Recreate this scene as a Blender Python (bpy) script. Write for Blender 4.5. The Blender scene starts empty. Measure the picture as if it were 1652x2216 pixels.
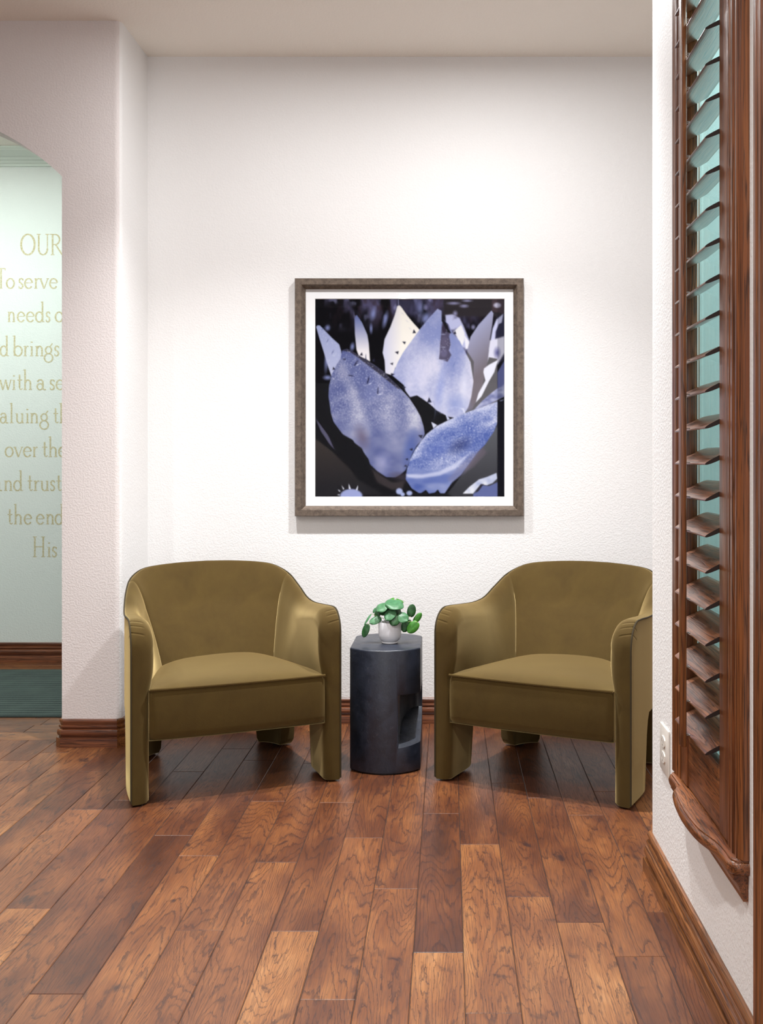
import bpy, bmesh, math, random
import numpy as np
from mathutils import Vector, Matrix
random.seed(7)
S = bpy.context.scene
COL = S.collection
R = math.radians
CAMH = 1.19
CEIL = 3.02
# ------------------------------------------------------------------ camera
cd = bpy.data.cameras.new('camera'); cam = bpy.data.objects.new('camera', cd); COL.objects.link(cam)
cam.location = (0, 0, CAMH); cam.rotation_euler = (R(90), 0, 0)
cd.sensor_fit = 'VERTICAL'; cd.sensor_height = 36; cd.sensor_width = 36
cd.lens = 2200 / 2216 * 36
cd.shift_x = -(971 - 826) / 2216; cd.shift_y = -(1108 - 996) / 2216
cd.clip_start = .05; cd.clip_end = 60
S.camera = cam
# ------------------------------------------------------------------ view, world, lamps
S.view_settings.view_transform = 'Standard'
try: S.view_settings.look = 'None'
except Exception: pass
S.view_settings.gamma = 1; S.view_settings.use_curve_mapping = False
S.view_settings.exposure = 0.27
W = bpy.data.worlds.new('world'); S.world = W; W.use_nodes = True
W.node_tree.nodes['Background'].inputs[0].default_value = (.86, .92, 1.0, 1)
W.node_tree.nodes['Background'].inputs[1].default_value = 0.12

def lamp(name, kind, loc, power, color, rot=(0, 0, 0), **kw):
    l = bpy.data.lights.new(name, kind); l.energy = power; l.color = color
    for k, v in kw.items(): setattr(l, k, v)
    o = bpy.data.objects.new(name, l); COL.objects.link(o); o.location = loc; o.rotation_euler = rot
    return o
# recessed downlights over the seating niche: a wide soft part and a tighter beam from the same lens
lamp('downlight', 'AREA', (-.80, 3.55, 2.985), 9, (.985, .99, 1), shape='DISK', size=.10)
lamp('downlight', 'AREA', (.20, 3.55, 2.985), 20, (.985, .99, 1), shape='DISK', size=.10)
lamp('downlight beam', 'SPOT', (-.80, 3.58, 2.98), 150, (.985, .99, 1), spot_size=R(102), spot_blend=1, shadow_soft_size=.04)
lamp('downlight beam', 'SPOT', (.20, 3.55, 2.98), 195, (.985, .99, 1), spot_size=R(102), spot_blend=1, shadow_soft_size=.04)
# the other ceiling lamps of the room
lamp('downlight', 'SPOT', (-.35, 1.0, 2.985), 135, (1, .985, .96), spot_size=R(150), spot_blend=1, shadow_soft_size=.05)
lamp('downlight', 'SPOT', (-2.1, 2.0, 2.985), 110, (1, .985, .96), spot_size=R(150), spot_blend=1, shadow_soft_size=.05)
lamp('downlight', 'AREA', (-.49, -2.05, 2.985), 26, (1, .95, .88), shape='DISK', size=.11)
# hallway ceiling lamp and office ceiling lamp
lamp('hall lamp', 'AREA', (-2.7, 4.75, 2.97), 34, (.90, 1, .95), shape='DISK', size=.5)
lamp('office lamp', 'AREA', (1.25, 1.9, 2.97), 44, (.86, .98, 1), shape='DISK', size=.4)
# unseen cool fill added behind the camera, tilted up to lift the ceiling
lamp('rear fill', 'AREA', (-.8, -3.2, 1.2), 42, (.95, .97, 1), rot=(R(118), 0, 0), shape='RECTANGLE', size=3.6, size_y=2.2)

# ------------------------------------------------------------------ node helpers
def srgb(r, g, b):
    f = lambda c: (c / 255 / 12.92) if c / 255 <= .04045 else ((c / 255 + .055) / 1.055) ** 2.4
    return (f(r), f(g), f(b), 1)
class NT:
    def __init__(s, name):
        s.m = bpy.data.materials.new(name); s.m.use_nodes = True
        s.t = s.m.node_tree; s.b = s.t.nodes['Principled BSDF']; s.out = s.t.nodes['Material Output']
    def n(s, typ, **kw):
        nd = s.t.nodes.new('ShaderNode' + typ)
        for k, v in kw.items(): setattr(nd, k, v)
        return nd
    def l(s, a, b): s.t.links.new(a, b)
    def put(s, inp, v):
        if hasattr(v, 'is_linked') or hasattr(v, 'node'): s.l(v, inp)
        else: inp.default_value = v
    def math(s, op, a, b=0, c=None, clamp=False):
        nd = s.n('Math', operation=op, use_clamp=clamp)
        s.put(nd.inputs[0], a); s.put(nd.inputs[1], b)
        if c is not None: s.put(nd.inputs[2], c)
        return nd.outputs[0]
    def mix(s, f, a, b, mode='MIX'):
        nd = s.n('Mix', data_type='RGBA', blend_type=mode)
        s.put(nd.inputs[0], f); s.put(nd.inputs[6], a); s.put(nd.inputs[7], b)
        return nd.outputs[2]
    def noise(s, vec, scale, detail=2, rough=.5, dist=0):
        nd = s.n('TexNoise'); nd.inputs['Scale'].default_value = scale; nd.inputs['Detail'].default_value = detail
        nd.inputs['Roughness'].default_value = rough; nd.inputs['Distortion'].default_value = dist
        if vec is not None: s.l(vec, nd.inputs['Vector'])
        return nd.outputs[0]
    def scale(s, vec, v):
        nd = s.n('Vector' + 'Math', operation='MULTIPLY'); s.l(vec, nd.inputs[0]); nd.inputs[1].default_value = v
        return nd.outputs[0]
    def ramp(s, f, stops, interp='LINEAR'):
        nd = s.n('ValToRGB'); s.put(nd.inputs[0], f); cr = nd.color_ramp; cr.interpolation = interp
        while len(cr.elements) < len(stops): cr.elements.new(.5)
        for e, (p, c) in zip(cr.elements, stops): e.position = p; e.color = c
        return nd.outputs[0]
    def maprange(s, v, a, b, c=0, d=1, smooth=False):
        nd = s.n('MapRange', interpolation_type='SMOOTHSTEP' if smooth else 'LINEAR')
        s.put(nd.inputs[0], v); nd.inputs[1].default_value = a; nd.inputs[2].default_value = b
        nd.inputs[3].default_value = c; nd.inputs[4].default_value = d
        return nd.outputs[0]
    def bump(s, h, strength, dist):
        nd = s.n('Bump'); nd.inputs['Strength'].default_value = strength; nd.inputs['Distance'].default_value = dist
        s.l(h, nd.inputs['Height']); s.l(nd.outputs[0], s.b.inputs['Normal']); return nd
    def obj(s): return s.n('TexCoord').outputs['Object']
    def geo(s): return s.n('NewGeometry').outputs['Position']
    def set(s, **kw):
        for k, v in kw.items(): s.put(s.b.inputs[k.replace('_', ' ')], v)
        return s

def plain(name, col, rough=.5, metal=0, **kw):
    t = NT(name); t.set(Base_Color=col, Roughness=rough, Metallic=metal)
    for k, v in kw.items(): t.b.inputs[k.replace('_', ' ')].default_value = v
    return t.m
def paint(name, col, bumpy=.28, sc=125):
    t = NT(name); p = t.geo()
    n1 = t.noise(p, sc, 2, .55); n2 = t.noise(p, sc * .35, 2, .5)
    h = t.math('ADD', t.maprange(n1, .42, .62, 0, 1, True), t.math('MULTIPLY', n2, .5))
    blotch = t.noise(p, 1.3, 2)
    c = t.mix(t.maprange(blotch, .35, .65, 0, .06), col, tuple(x * .93 for x in col[:3]) + (1,))
    t.set(Base_Color=c, Roughness=.62); t.b.inputs['Specular IOR Level'].default_value = .3
    t.bump(h, bumpy, .0016); return t.m
M = {}
M['wall'] = paint('textured wall paint', (.855, .845, .835, 1))
M['wall_pink_cast'] = paint('wall with pink light cast', (.79, .735, .72, 1))  # pinkish light on the arch wall, put into its base colour
M['wall_green_cast'] = paint('wall with green light cast', (.78, .84, .81, 1))  # green cast of the hallway light mixed into the wall colour
M['wall_teal'] = paint('pale teal wall paint', (.65, .77, .765, 1), .08)
M['ceil'] = paint('ceiling paint', (.92, .87, .79, 1), .3, 120)
M['white_trim'] = plain('pale green white trim paint', (.70, .80, .73, 1), .5)

def wood(name, dark, mid, light, vec, rough=.3, ring=22, coat=.25, use='obj'):
    """stained oak: vec scales the coordinates (small along the grain)"""
    t = NT(name); p = t.scale(t.obj() if use == 'obj' else t.geo(), vec)
    n = t.noise(p, 1, 3, .5, .35)
    fine = t.noise(t.scale(p, (9, 9, 9)), 1, 3, .6)
    v = t.math('ADD', n, t.math('MULTIPLY', fine, .05))
    w = t.math('PINGPONG', t.math('MULTIPLY', v, ring), 1)
    line = t.maprange(w, .0, .5, 1, 0, True)
    pore = t.noise(t.scale(p, (5, 5, 1.6) if vec[2] < vec[1] else ((5, 1.6, 5) if vec[1] < vec[0] else (1.6, 5, 5))), 1, 4, .65)
    c = t.mix(t.maprange(n, .3, .7), mid, light)
    c = t.mix(t.math('MULTIPLY', line, .7), c, dark)
    c = t.mix(t.maprange(pore, .50, .64, 0, .7), c, dark)
    t.set(Base_Color=c, Roughness=rough); t.b.inputs['Coat Weight'].default_value = coat
    t.b.inputs['Coat Roughness'].default_value = .18
    t.bump(t.math('MULTIPLY', t.math('ADD', line, fine), -1), .25, .0008)
    return t.m
DK, MD, LT = srgb(30, 14, 8), srgb(104, 54, 27), srgb(148, 90, 50)
M['oakZ'] = wood('stained oak upright', DK, MD, LT, (60, 60, 1.3), coat=.06)
M['oakY'] = wood('stained oak lengthwise', DK, MD, LT, (50, 3, 50), coat=.1)
M['louver'] = wood('stained oak louver', srgb(40, 20, 12), srgb(104, 60, 36), srgb(142, 90, 58), (44, 2.4, 40), ring=20)
M['endgrain'] = plain('dark end grain', srgb(34, 17, 11), .6)
M['baseY'] = wood('walnut baseboard lengthwise', srgb(40, 19, 8), srgb(112, 66, 32), srgb(146, 92, 50), (50, 1.6, 50))
M['baseX'] = wood('walnut baseboard crosswise', srgb(36, 17, 9), srgb(100, 54, 32), srgb(140, 84, 54), (1.6, 50, 50))

# floor boards
def floor_mat():
    t = NT('hickory floor boards')
    a = t.n('Attribute', attribute_name='grain', attribute_type='GEOMETRY'); b = t.n('Attribute', attribute_name='tone', attribute_type='GEOMETRY')
    g = a.outputs['Vector']; tone = b.outputs['Fac']
    sep = t.n('SeparateXYZ'); t.l(g, sep.inputs[0]); seed = sep.outputs[2]
    jag = t.noise(t.scale(g, (110, 18, 1)), 1, 3, .65)
    jag2 = t.noise(t.scale(g, (34, 7, 1)), 1, 2, .6)
    big = t.noise(t.scale(g, (8.0, 1.0, 1)), 1, 1.2, .4, .35)
    v = t.math('ADD', t.math('ADD', big, t.math('MULTIPLY', jag, .042)), t.math('MULTIPLY', jag2, .045))
    freq = t.math('ADD', 18, t.math('MULTIPLY', t.math('FRACT', t.math('MULTIPLY', seed, 7.31)), 22))
    w = t.math('FRACT', t.math('MULTIPLY', v, freq))
    line = t.math('MULTIPLY', t.maprange(w, .0, .30, 1, 0, False), t.maprange(w, 0, .04, 0, 1, True))
    fib = t.noise(t.scale(g, (420, 14, 1)), 1, 3, .6)
    cloud = t.noise(t.scale(g, (10, 3.2, 2)), 1, 3, .55)
    cloud2 = t.noise(t.scale(g, (17, 11, 3)), 1, 3, .6, .4)
    tt = t.math('ADD', t.math('MULTIPLY_ADD', tone, .62, .16), t.math('MULTIPLY', t.math('SUBTRACT', cloud, .5), 1.15))
    base = t.ramp(tt, [(0, srgb(64, 34, 22)), (.35, srgb(102, 58, 34)), (.62, srgb(134, 83, 47)), (.85, srgb(160, 107, 62)), (1, srgb(182, 131, 84))])
    c = t.mix(t.maprange(fib, .42, .66, 0, .5), base, srgb(58, 33, 26))
    c = t.mix(t.math('MULTIPLY', line, t.maprange(jag2, .25, .6, .5, .95)), c, srgb(50, 29, 26))
    knot = t.maprange(cloud2, .60, .76, 0, .85, True)
    c = t.mix(knot, c, srgb(46, 30, 30))
    rgh = t.maprange(fib, .3, .7, .30, .42)
    t.set(Base_Color=c, Roughness=rgh); t.b.inputs['Specular IOR Level'].default_value = .55
    h = t.math('ADD', t.math('MULTIPLY', line, -.6), t.math('ADD', t.math('MULTIPLY', fib, .5), t.math('MULTIPLY', cloud, 1.2)))
    t.bump(h, .28, .0012)
    return t.m
M['floor'] = floor_mat()
M['groove'] = plain('dark joint between boards', srgb(34, 20, 15), .7)

def velvet(name, pleats=False):
    t = NT(name); p = t.obj()
    n = t.noise(p, 7, 3, .55, .6); n2 = t.noise(t.scale(p, (60, 60, 14)), 1, 2)
    c = t.mix(t.maprange(n, .25, .78), srgb(66, 50, 22), srgb(78, 61, 27))
    c = t.mix(t.maprange(n2, .3, .7, 0, .22), c, srgb(78, 64, 28))
    t.set(Base_Color=c, Roughness=.85)
    t.b.inputs['Specular IOR Level'].default_value = .15
    t.b.inputs['Sheen Weight'].default_value = .95
    t.b.inputs['Sheen Roughness'].default_value = .42
    t.b.inputs['Sheen Tint'].default_value = srgb(240, 212, 150)
    fz = t.noise(p, 420, 2)
    h = t.math('ADD', t.math('MULTIPLY', fz, .35), t.math('MULTIPLY', t.noise(p, 9, 2, .5, .3), .3))
    if pleats:
        s = t.n('SeparateXYZ'); t.l(p, s.inputs[0])
        aw = t.math('ABSOLUTE', s.outputs[0])
        zz = t.math('ADD', s.outputs[2], t.math('ADD', t.math('MULTIPLY', s.outputs[1], .5), t.math('MULTIPLY', t.math('SUBTRACT', .36, aw), .25)))
        cr = None
        for z0 in (.655, .632, .600):
            k = t.maprange(t.math('ABSOLUTE', t.math('SUBTRACT', zz, z0)), 0, .006, 1, 0, True)
            cr = k if cr is None else t.math('MAXIMUM', cr, k)
        cr = t.math('MULTIPLY', cr, t.maprange(s.outputs[1], .075, .05, 0, 1, True))
        cr = t.math('MULTIPLY', cr, t.maprange(aw, .322, .338, 0, 1, True))
        h = t.math('SUBTRACT', h, t.math('MULTIPLY', cr, 3.5))
    t.bump(h, .5, .0016)
    return t.m
M['velvet'] = velvet('olive velvet'); M['velvet_arm'] = velvet('olive velvet gathered', True)
M['velvet_pipe'] = plain('dark olive cord', srgb(52, 42, 20), .9)
M['glide'] = plain('black plastic', (.008, .008, .008, 1), .4)

def stone():
    t = NT('blackened cast stone'); p = t.obj()
    n = t.noise(p, 16, 5, .62, .4); sc = t.noise(t.scale(p, (90, 90, 60)), 1, 4, .7, 1.2)
    c = t.mix(t.maprange(n, .3, .7), srgb(20, 25, 36), srgb(38, 45, 60))
    c = t.mix(t.maprange(sc, .58, .75, 0, .45), c, srgb(80, 82, 88))
    t.set(Base_Color=c, Roughness=t.maprange(n, .3, .7, .32, .50)); t.b.inputs['Specular IOR Level'].default_value = .7
    t.bump(t.math('ADD', n, t.math('MULTIPLY', sc, .4)), .35, .003); return t.m
M['stone'] = stone()
M['ceramic'] = plain('white glazed ceramic', (.80, .79, .82, 1), .25)
M['soil'] = plain('dark potting soil', srgb(38, 30, 26), .95)
def leafm(name, a, b):
    t = NT(name); p = t.obj(); n = t.noise(p, 70, 3)
    t.set(Base_Color=t.mix(t.maprange(n, .35, .65), a, b), Roughness=.42); t.bump(n, .3, .001); return t.m
M['leaf0'] = leafm('leaf mid green', srgb(58, 108, 68), srgb(76, 128, 86))
M['leaf1'] = leafm('leaf dark green', srgb(26, 64, 30), srgb(42, 90, 44))
M['leaf2'] = leafm('leaf bright green', srgb(54, 118, 34), srgb(78, 146, 50))
M['stem'] = plain('pale green stem', srgb(150, 160, 90), .5)
def bronze():
    t = NT('brushed bronze wood'); p = t.scale(t.obj(), (60, 60, 60)); n = t.noise(p, 1, 4, .65); n2 = t.noise(t.obj(), 260, 2)
    c = t.mix(t.maprange(n, .35, .68), srgb(88, 76, 67), srgb(122, 107, 94)); c = t.mix(t.maprange(n2, .5, .8, 0, .4), c, srgb(54, 44, 38))
    t.set(Base_Color=c, Roughness=.38, Metallic=.35); t.bump(n2, .15, .0006); return t.m
M['bronze'] = bronze()
M['mat'] = plain('white mat board', (.86, .86, .87, 1), .8)
M['outlet'] = plain('ivory outlet plastic', (.76, .72, .66, 1), .35)
M['slot'] = plain('outlet slot grey', (.30, .27, .23, 1), .5)
M['chrome'] = plain('small steel staple', (.6, .6, .6, 1), .3, 1)
def letters():
    t = NT('olive gold lettering paint'); p = t.geo(); n = t.noise(p, 130, 3)
    t.set(Base_Color=t.mix(t.maprange(n, .42, .62), srgb(196, 188, 150), srgb(216, 212, 184)), Roughness=.8); t.b.inputs['Specular IOR Level'].default_value = .1; return t.m
M['letters'] = letters()
def rug():
    t = NT('ribbed green carpet'); p = t.geo(); s = t.n('SeparateXYZ'); t.l(p, s.inputs[0])
    w = t.math('PINGPONG', t.math('MULTIPLY', s.outputs[1], 45), 1); n = t.noise(p, 160, 2)
    n3 = t.noise(p, 6, 2)
    f = t.math('ADD', t.math('MULTIPLY', w, .7), t.math('MULTIPLY', n, .4))
    c = t.mix(t.maprange(f, .2, .9), srgb(38, 50, 49), srgb(80, 94, 90)); c = t.mix(t.maprange(n3, .4, .7, 0, .25), c, srgb(90, 108, 100))
    t.set(Base_Color=c, Roughness=.95); t.bump(f, .8, .004); return t.m
M['rug'] = rug()
def pane(name, tint, refl):
    t = NT(name); tr = t.n('BsdfTransparent'); tr.inputs[0].default_value = tint
    gl = t.n('BsdfGlossy'); gl.inputs['Roughness'].default_value = .01
    g = t.n('NewGeometry'); d = t.n('VectorMath', operation='DOT_PRODUCT'); t.l(g.outputs['Normal'], d.inputs[0]); t.l(g.outputs['Incoming'], d.inputs[1])
    fr = t.math('MULTIPLY_ADD', t.math('POWER', t.math('SUBTRACT', 1, t.math('ABSOLUTE', d.outputs['Value'])), 5), .96, .04)
    mx = t.n('MixShader'); t.l(t.math('MULTIPLY', fr, refl, clamp=True), mx.inputs[0])
    t.l(tr.outputs[0], mx.inputs[1]); t.l(gl.outputs[0], mx.inputs[2]); t.l(mx.outputs[0], t.out.inputs[0]); return t.m
M['glazing'] = pane('picture glass', (.99, .99, .99, 1), .05)
M['window_glass'] = pane('window glass', (.90, .98, .97, 1), 1.0)
def emit(name, col, st):
    t = NT(name); t.set(Base_Color=(1, 1, 1, 1)); t.b.inputs['Emission Color'].default_value = col; t.b.inputs['Emission Strength'].default_value = st; return t.m
M['lens'] = emit('lamp lens', (1, .96, .9, 1), 240)
M['lamp_trim'] = plain('white lamp ring', (.8, .8, .78, 1), .4)

# ------------------------------------------------------------------ mesh helpers
def finish(name, verts, faces, mat, parent=None, smooth=None, sharp=35):
    me = bpy.data.meshes.new(name); me.from_pydata([tuple(v) for v in verts], [], faces)
    bm = bmesh.new(); bm.from_mesh(me); bmesh.ops.remove_doubles(bm, verts=bm.verts, dist=1e-5)
    bmesh.ops.recalc_face_normals(bm, faces=bm.faces); bm.to_mesh(me); bm.free()
    return link(name, me, mat, parent, smooth, sharp)
def link(name, me, mat, parent=None, smooth=None, sharp=35):
    me.name = name
    if mat is not None: me.materials.append(mat)
    if smooth:
        me.polygons.foreach_set('use_smooth', [True] * len(me.polygons))
        me.set_sharp_from_angle(angle=R(sharp))
    o = bpy.data.objects.new(name, me); COL.objects.link(o)
    if parent is not None: o.parent = parent
    return o
class MB:
    def __init__(s): s.v = []; s.f = []
    def add(s, vs, fs):
        k = len(s.v); s.v += [tuple(v) for v in vs]; s.f += [tuple(i + k for i in f) for f in fs]; return s
    def box(s, x0, x1, y0, y1, z0, z1):
        return s.add([(x, y, z) for x in (x0, x1) for y in (y0, y1) for z in (z0, z1)],
            [(0, 1, 3, 2), (4, 6, 7, 5), (0, 4, 5, 1), (2, 3, 7, 6), (0, 2, 6, 4), (1, 5, 7, 3)])
    def prism(s, poly, z0, z1):
        n = len(poly)
        return s.add([(x, y, z0) for x, y in poly] + [(x, y, z1) for x, y in poly],
            [tuple(range(n))[::-1], tuple(range(n, 2 * n))] + [(i, (i + 1) % n, n + (i + 1) % n, n + i) for i in range(n)])
    def grid(s, rows, closed=False):
        k = len(s.v); n = len(rows[0])
        for r in rows: s.v += [tuple(p) for p in r]
        for i in range(len(rows) - 1):
            for j in range(n - (0 if closed else 1)):
                a = k + i * n + j; b = k + i * n + (j + 1) % n
                s.f.append((a, b, b + n, a + n))
        return s
    def tube(s, pts, r, seg=8, cap=True):
        pts = [Vector(p) for p in pts]; rows = []
        up = Vector((0, 0, 1)); prev = None
        for i, p in enumerate(pts):
            d = (pts[min(i + 1, len(pts) - 1)] - pts[max(i - 1, 0)]).normalized()
            if prev is None:
                a = d.cross(up if abs(d.z) < .9 else Vector((1, 0, 0))).normalized()
            else: a = (prev - d * prev.dot(d)).normalized()
            prev = a; b = d.cross(a)
            rr = r(i / (len(pts) - 1)) if callable(r) else r
            rows.append([p + (a * math.cos(t) + b * math.sin(t)) * rr for t in [2 * math.pi * q / seg for q in range(seg)]])
        k = len(s.v); s.grid(rows, True)
        if cap:
            s.f.append(tuple(k + i for i in range(seg))); e = k + (len(pts) - 1) * seg
            s.f.append(tuple(e + i for i in range(seg))[::-1])
        return s
    def lathe(s, prof, c, seg=48):
        rows = [[(c[0] + r * math.cos(t), c[1] + r * math.sin(t), c[2] + z) for t in [2 * math.pi * q / seg for q in range(seg)]] for r, z in prof]
        return s.grid(rows, True)
    def sweep(s, prof, path, side=1):
        """profile (out, z) along a plan path with mitred corners; out is to the left of travel * side"""
        P = [Vector(p) for p in path]; rows = []
        for i, p in enumerate(P):
            ds = []
            if i > 0: ds.append((P[i] - P[i - 1]).normalized())
            if i < len(P) - 1: ds.append((P[i + 1] - P[i]).normalized())
            ns = [Vector((-d.y, d.x)) * side for d in ds]
            n = sum(ns, Vector((0, 0))).normalized(); n /= max(.3, n.dot(ns[0]))
            rows.append([(p.x + n.x * o, p.y + n.y * o, z) for o, z in prof])
        k = len(s.v); m = len(prof); s.grid(rows)
        s.f.append(tuple(range(k, k + m))); e = k + (len(P) - 1) * m; s.f.append(tuple(range(e, e + m))[::-1])
        return s
    def build(s, name, mat, parent=None, smooth=None, sharp=35): return finish(name, s.v, s.f, mat, parent, smooth, sharp)
def bevelled(name, mb, mat, parent=None, w=.003, seg=2):
    o = mb.build(name, mat, parent)
    bm = bmesh.new(); bm.from_mesh(o.data)
    es = [e for e in bm.edges if len(e.link_faces) == 2 and e.calc_face_angle(0) > R(30)]
    bmesh.ops.bevel(bm, geom=es, offset=w, segments=seg, affect='EDGES', profile=.5)
    bm.to_mesh(o.data); bm.free()
    o.data.polygons.foreach_set('use_smooth', [True] * len(o.data.polygons)); o.data.set_sharp_from_angle(angle=R(40))
    return o
def empty(name, loc, label, cat, group=None, rz=0):
    o = bpy.data.objects.new(name, None); COL.objects.link(o); o.location = loc; o.rotation_euler = (0, 0, rz)
    o.empty_display_size = .1
    return tag(o, label, cat, group)
def tag(o, label, cat, group=None):
    o['label'] = label; o['category'] = cat
    if group: o['group'] = group
    return o
def struct(o, label=None, cat=None):
    o['kind'] = 'structure'
    if label: o['label'] = label
    if cat: o['category'] = cat
    return o

# ------------------------------------------------------------------ room shell
LX, BY = -1.365, 4.61          # side wall of the niche, back wall
AY, AT = 4.232, .16            # front and thickness of the arch wall
HY = 6.01                      # hallway far wall
RX, RY = .59, 2.957            # right wall face and its far end
NX = 1.95                      # hidden right side of the niche
YB = -3.0                      # how far the room runs behind the camera
def floor():
    seamX, pw = .0364, .1214
    J = [(197,1669.6,.40),(182,1752,.72),(17,1775.6,.7),(373,1808,.26),(263,1731.7,.35),(431,1851.8,.62),(406,1669.8,.4),
         (511.7,1620.7,.45),(557,1645.3,.35),(664.6,1652,.4),(729.8,1736.7,.38),(577,1734,.5),(598,1865.8,.55),(790,1813,.62),
         (59,1965.7,.78),(122.8,2151,.45),(434,2013,.62),(639.6,2015,.92),(712,2163,.5),(859,1923,.58),
         (957,1760.6,.16),(1036,1631,.3),(1098.7,1695,.35),(1041,1827,.88),(1179,1726.7,.4),(953,2061,.98),(1148.8,1940.7,.74),
         (1073.6,2192.5,.7),(1268,1996,.95),(1263,1764,.55),(1309,1713,.5),(1428.5,1974,.22),(1396,2069.7,.36)]
    lanes = {}
    for x, y, tn in J:
        s = (y - 996) / 1.19; X = (x - 971) / s; lanes.setdefault(math.floor((X - seamX) / pw), []).append((2200 / s, tn))
    V, F, G, T = [], [], [], []
    rnd = random.Random(3)
    def plank(x0, x1, y0, y1, tone, seed, across_x=True):
        g = .0006; b = .0016
        k = len(V)
        for dx, z in ((g, -.0016), (g + b, 0)):
            V.extend([(x0 + dx, y0 + dx, z), (x1 - dx, y0 + dx, z), (x1 - dx, y1 - dx, z), (x0 + dx, y1 - dx, z)])
        F.append((k + 4, k + 5, k + 6, k + 7))
        for i in range(4): F.append((k + i, k + (i + 1) % 4, k + 4 + (i + 1) % 4, k + 4 + i))
        for _ in range(5): T.append(tone)
        for v in V[k:]:
            a, l = (v[0], v[1]) if across_x else (v[1], v[0])
            G.append((a + seed * 3.1, l + seed * 1.7, seed))
    LEND = 4.324
    for i in range(-52, 17):
        xa = seamX + i * pw; xb = xa + pw
        yend = LEND if xb < LX + .06 else BY
        ys = sorted(lanes.get(i, []), reverse=True)      # far to near: (Z, tone of the board nearer than the joint)
        cuts = [(yend, None)] + ys
        tones = []
        first = {(-2,):.5}.get((i,), rnd.choice([.3, .42, .5, .6]))
        prev = first; out = []
        Zc = yend
        # extra boards before the first known joint
        for (zj, tn) in ys:
            out.append((zj, Zc, prev)); Zc = zj; prev = tn
        if not ys:
            Zc2 = yend - rnd.uniform(.1, .9); out.append((Zc2, yend, prev)); Zc = Zc2; prev = rnd.uniform(.25, .9)
        while Zc > YB:
            ln = rnd.uniform(.45, 1.15)
            if ys and Zc == ys[-1][0] and Zc > 2.2: ln = max(ln, Zc - 2.12)
            z2 = max(Zc - ln, YB); out.append((z2, Zc, prev)); Zc = z2; prev = rnd.uniform(.2, .95)
        for (a, b, tn) in out: plank(xa, xb, a, b, tn, rnd.uniform(0, 9))
    y = LEND; r = 0
    while y < HY + .1:
        x = LX - .0 - rnd.uniform(0, .3) if r else LX
        x = LX
        while x > -6:
            ln = rnd.uniform(.4, 1.1); plank(x - ln, x, y, y + pw, rnd.uniform(.5, .85), rnd.uniform(0, 9), False); x -= ln
        y += pw; r += 1
    me = bpy.data.meshes.new('floor'); me.from_pydata(V, [], F)
    a = me.attributes.new('grain', 'FLOAT_VECTOR', 'POINT'); a.data.foreach_set('vector', np.array(G, dtype=np.float32).ravel())
    b = me.attributes.new('tone', 'FLOAT', 'FACE'); b.data.foreach_set('value', np.array(T, dtype=np.float32))
    o = link('floor', me, M['floor'])
    me.materials.append(M['groove'])
    bm = bmesh.new(); bm.from_mesh(me)
    vs = [bm.verts.new(p) for p in ((-6.4, YB, -.0015), (2.6, YB, -.0015), (2.6, 6.2, -.0015), (-6.4, 6.2, -.0015))]
    f = bm.faces.new(vs); f.material_index = 1
    vs = [bm.verts.new(p) for p in ((-6.4, YB, -.05), (2.6, YB, -.05), (2.6, 6.2, -.05), (-6.4, 6.2, -.05))]
    f = bm.faces.new(vs[::-1]); f.material_index = 1
    bm.to_mesh(me); bm.free()
    struct(o)
floor()
mb = MB().box(-6.4, 2.6, YB, 6.2, CEIL, CEIL + .1); struct(mb.build('ceiling', M['ceil']))
struct(MB().box(LX - .12, NX + .12, BY, BY + .12, 0, CEIL).build('wall_back', M['wall']))

# arch wall: right pier with a bullnose corner, header over the arch, left pier
def arc(cx, cy, r, a0, a1, n=8): return [(cx + r * math.cos(R(a0 + (a1 - a0) * i / n)), cy + r * math.sin(R(a0 + (a1 - a0) * i / n))) for i in range(n + 1)]
JX = -1.61; ACX, ACZ, AR = -2.352, 1.611, 1.063
JL = 2 * ACX - JX
mb = MB()
bn = .028
pier = [(JX, AY + AT), (JX, AY)] + arc(LX - bn, AY + bn, bn, 270, 360, 8) + [(LX, BY), (LX - .12, BY), (LX - .12, AY + AT)]
mb.prism(pier, 0, CEIL)
mb.box(-6.4, JL, AY, AY + AT, 0, CEIL)
xs = [JL + (JX - JL) * i / 48 for i in range(49)]
def az(x): return ACZ + math.sqrt(AR * AR - (x - ACX) ** 2)
for (ya) in (AY, AY + AT):
    k = len(mb.v)
    mb.grid([[(x, ya, az(x)) for x in xs], [(x, ya, CEIL) for x in xs]])
mb.grid([[(x, AY, az(x)) for x in xs], [(x, AY + AT, az(x)) for x in xs]])
o = mb.build('wall_left', M['wall_pink_cast'], smooth=True, sharp=30)
# the return side of that pier belongs to the niche: same paint as the back wall
o.data.materials.append(M['wall'])
for p in o.data.polygons:
    c = p.center
    if c.x > LX - .012 and c.y > AY + .01: p.material_index = 1
struct(o)
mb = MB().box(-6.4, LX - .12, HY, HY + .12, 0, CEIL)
struct(mb.build('wall_hallway', M['wall_green_cast']))
# crown moulding of the hallway
prof = [(0, 2.925), (.012, 2.925), (.014, 2.938), (.022, 2.942), (.026, 2.952), (.040, 2.958), (.044, 2.968), (.058, 2.972), (.080, 2.992), (.088, 2.996), (.092, 3.006), (.100, 3.008), (.100, 3.02), (0, 3.02)]
struct(MB().sweep(prof, [(-6.4, HY), (LX - .12, HY)], -1).build('trim_1', M['white_trim'], smooth=True, sharp=25))
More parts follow.
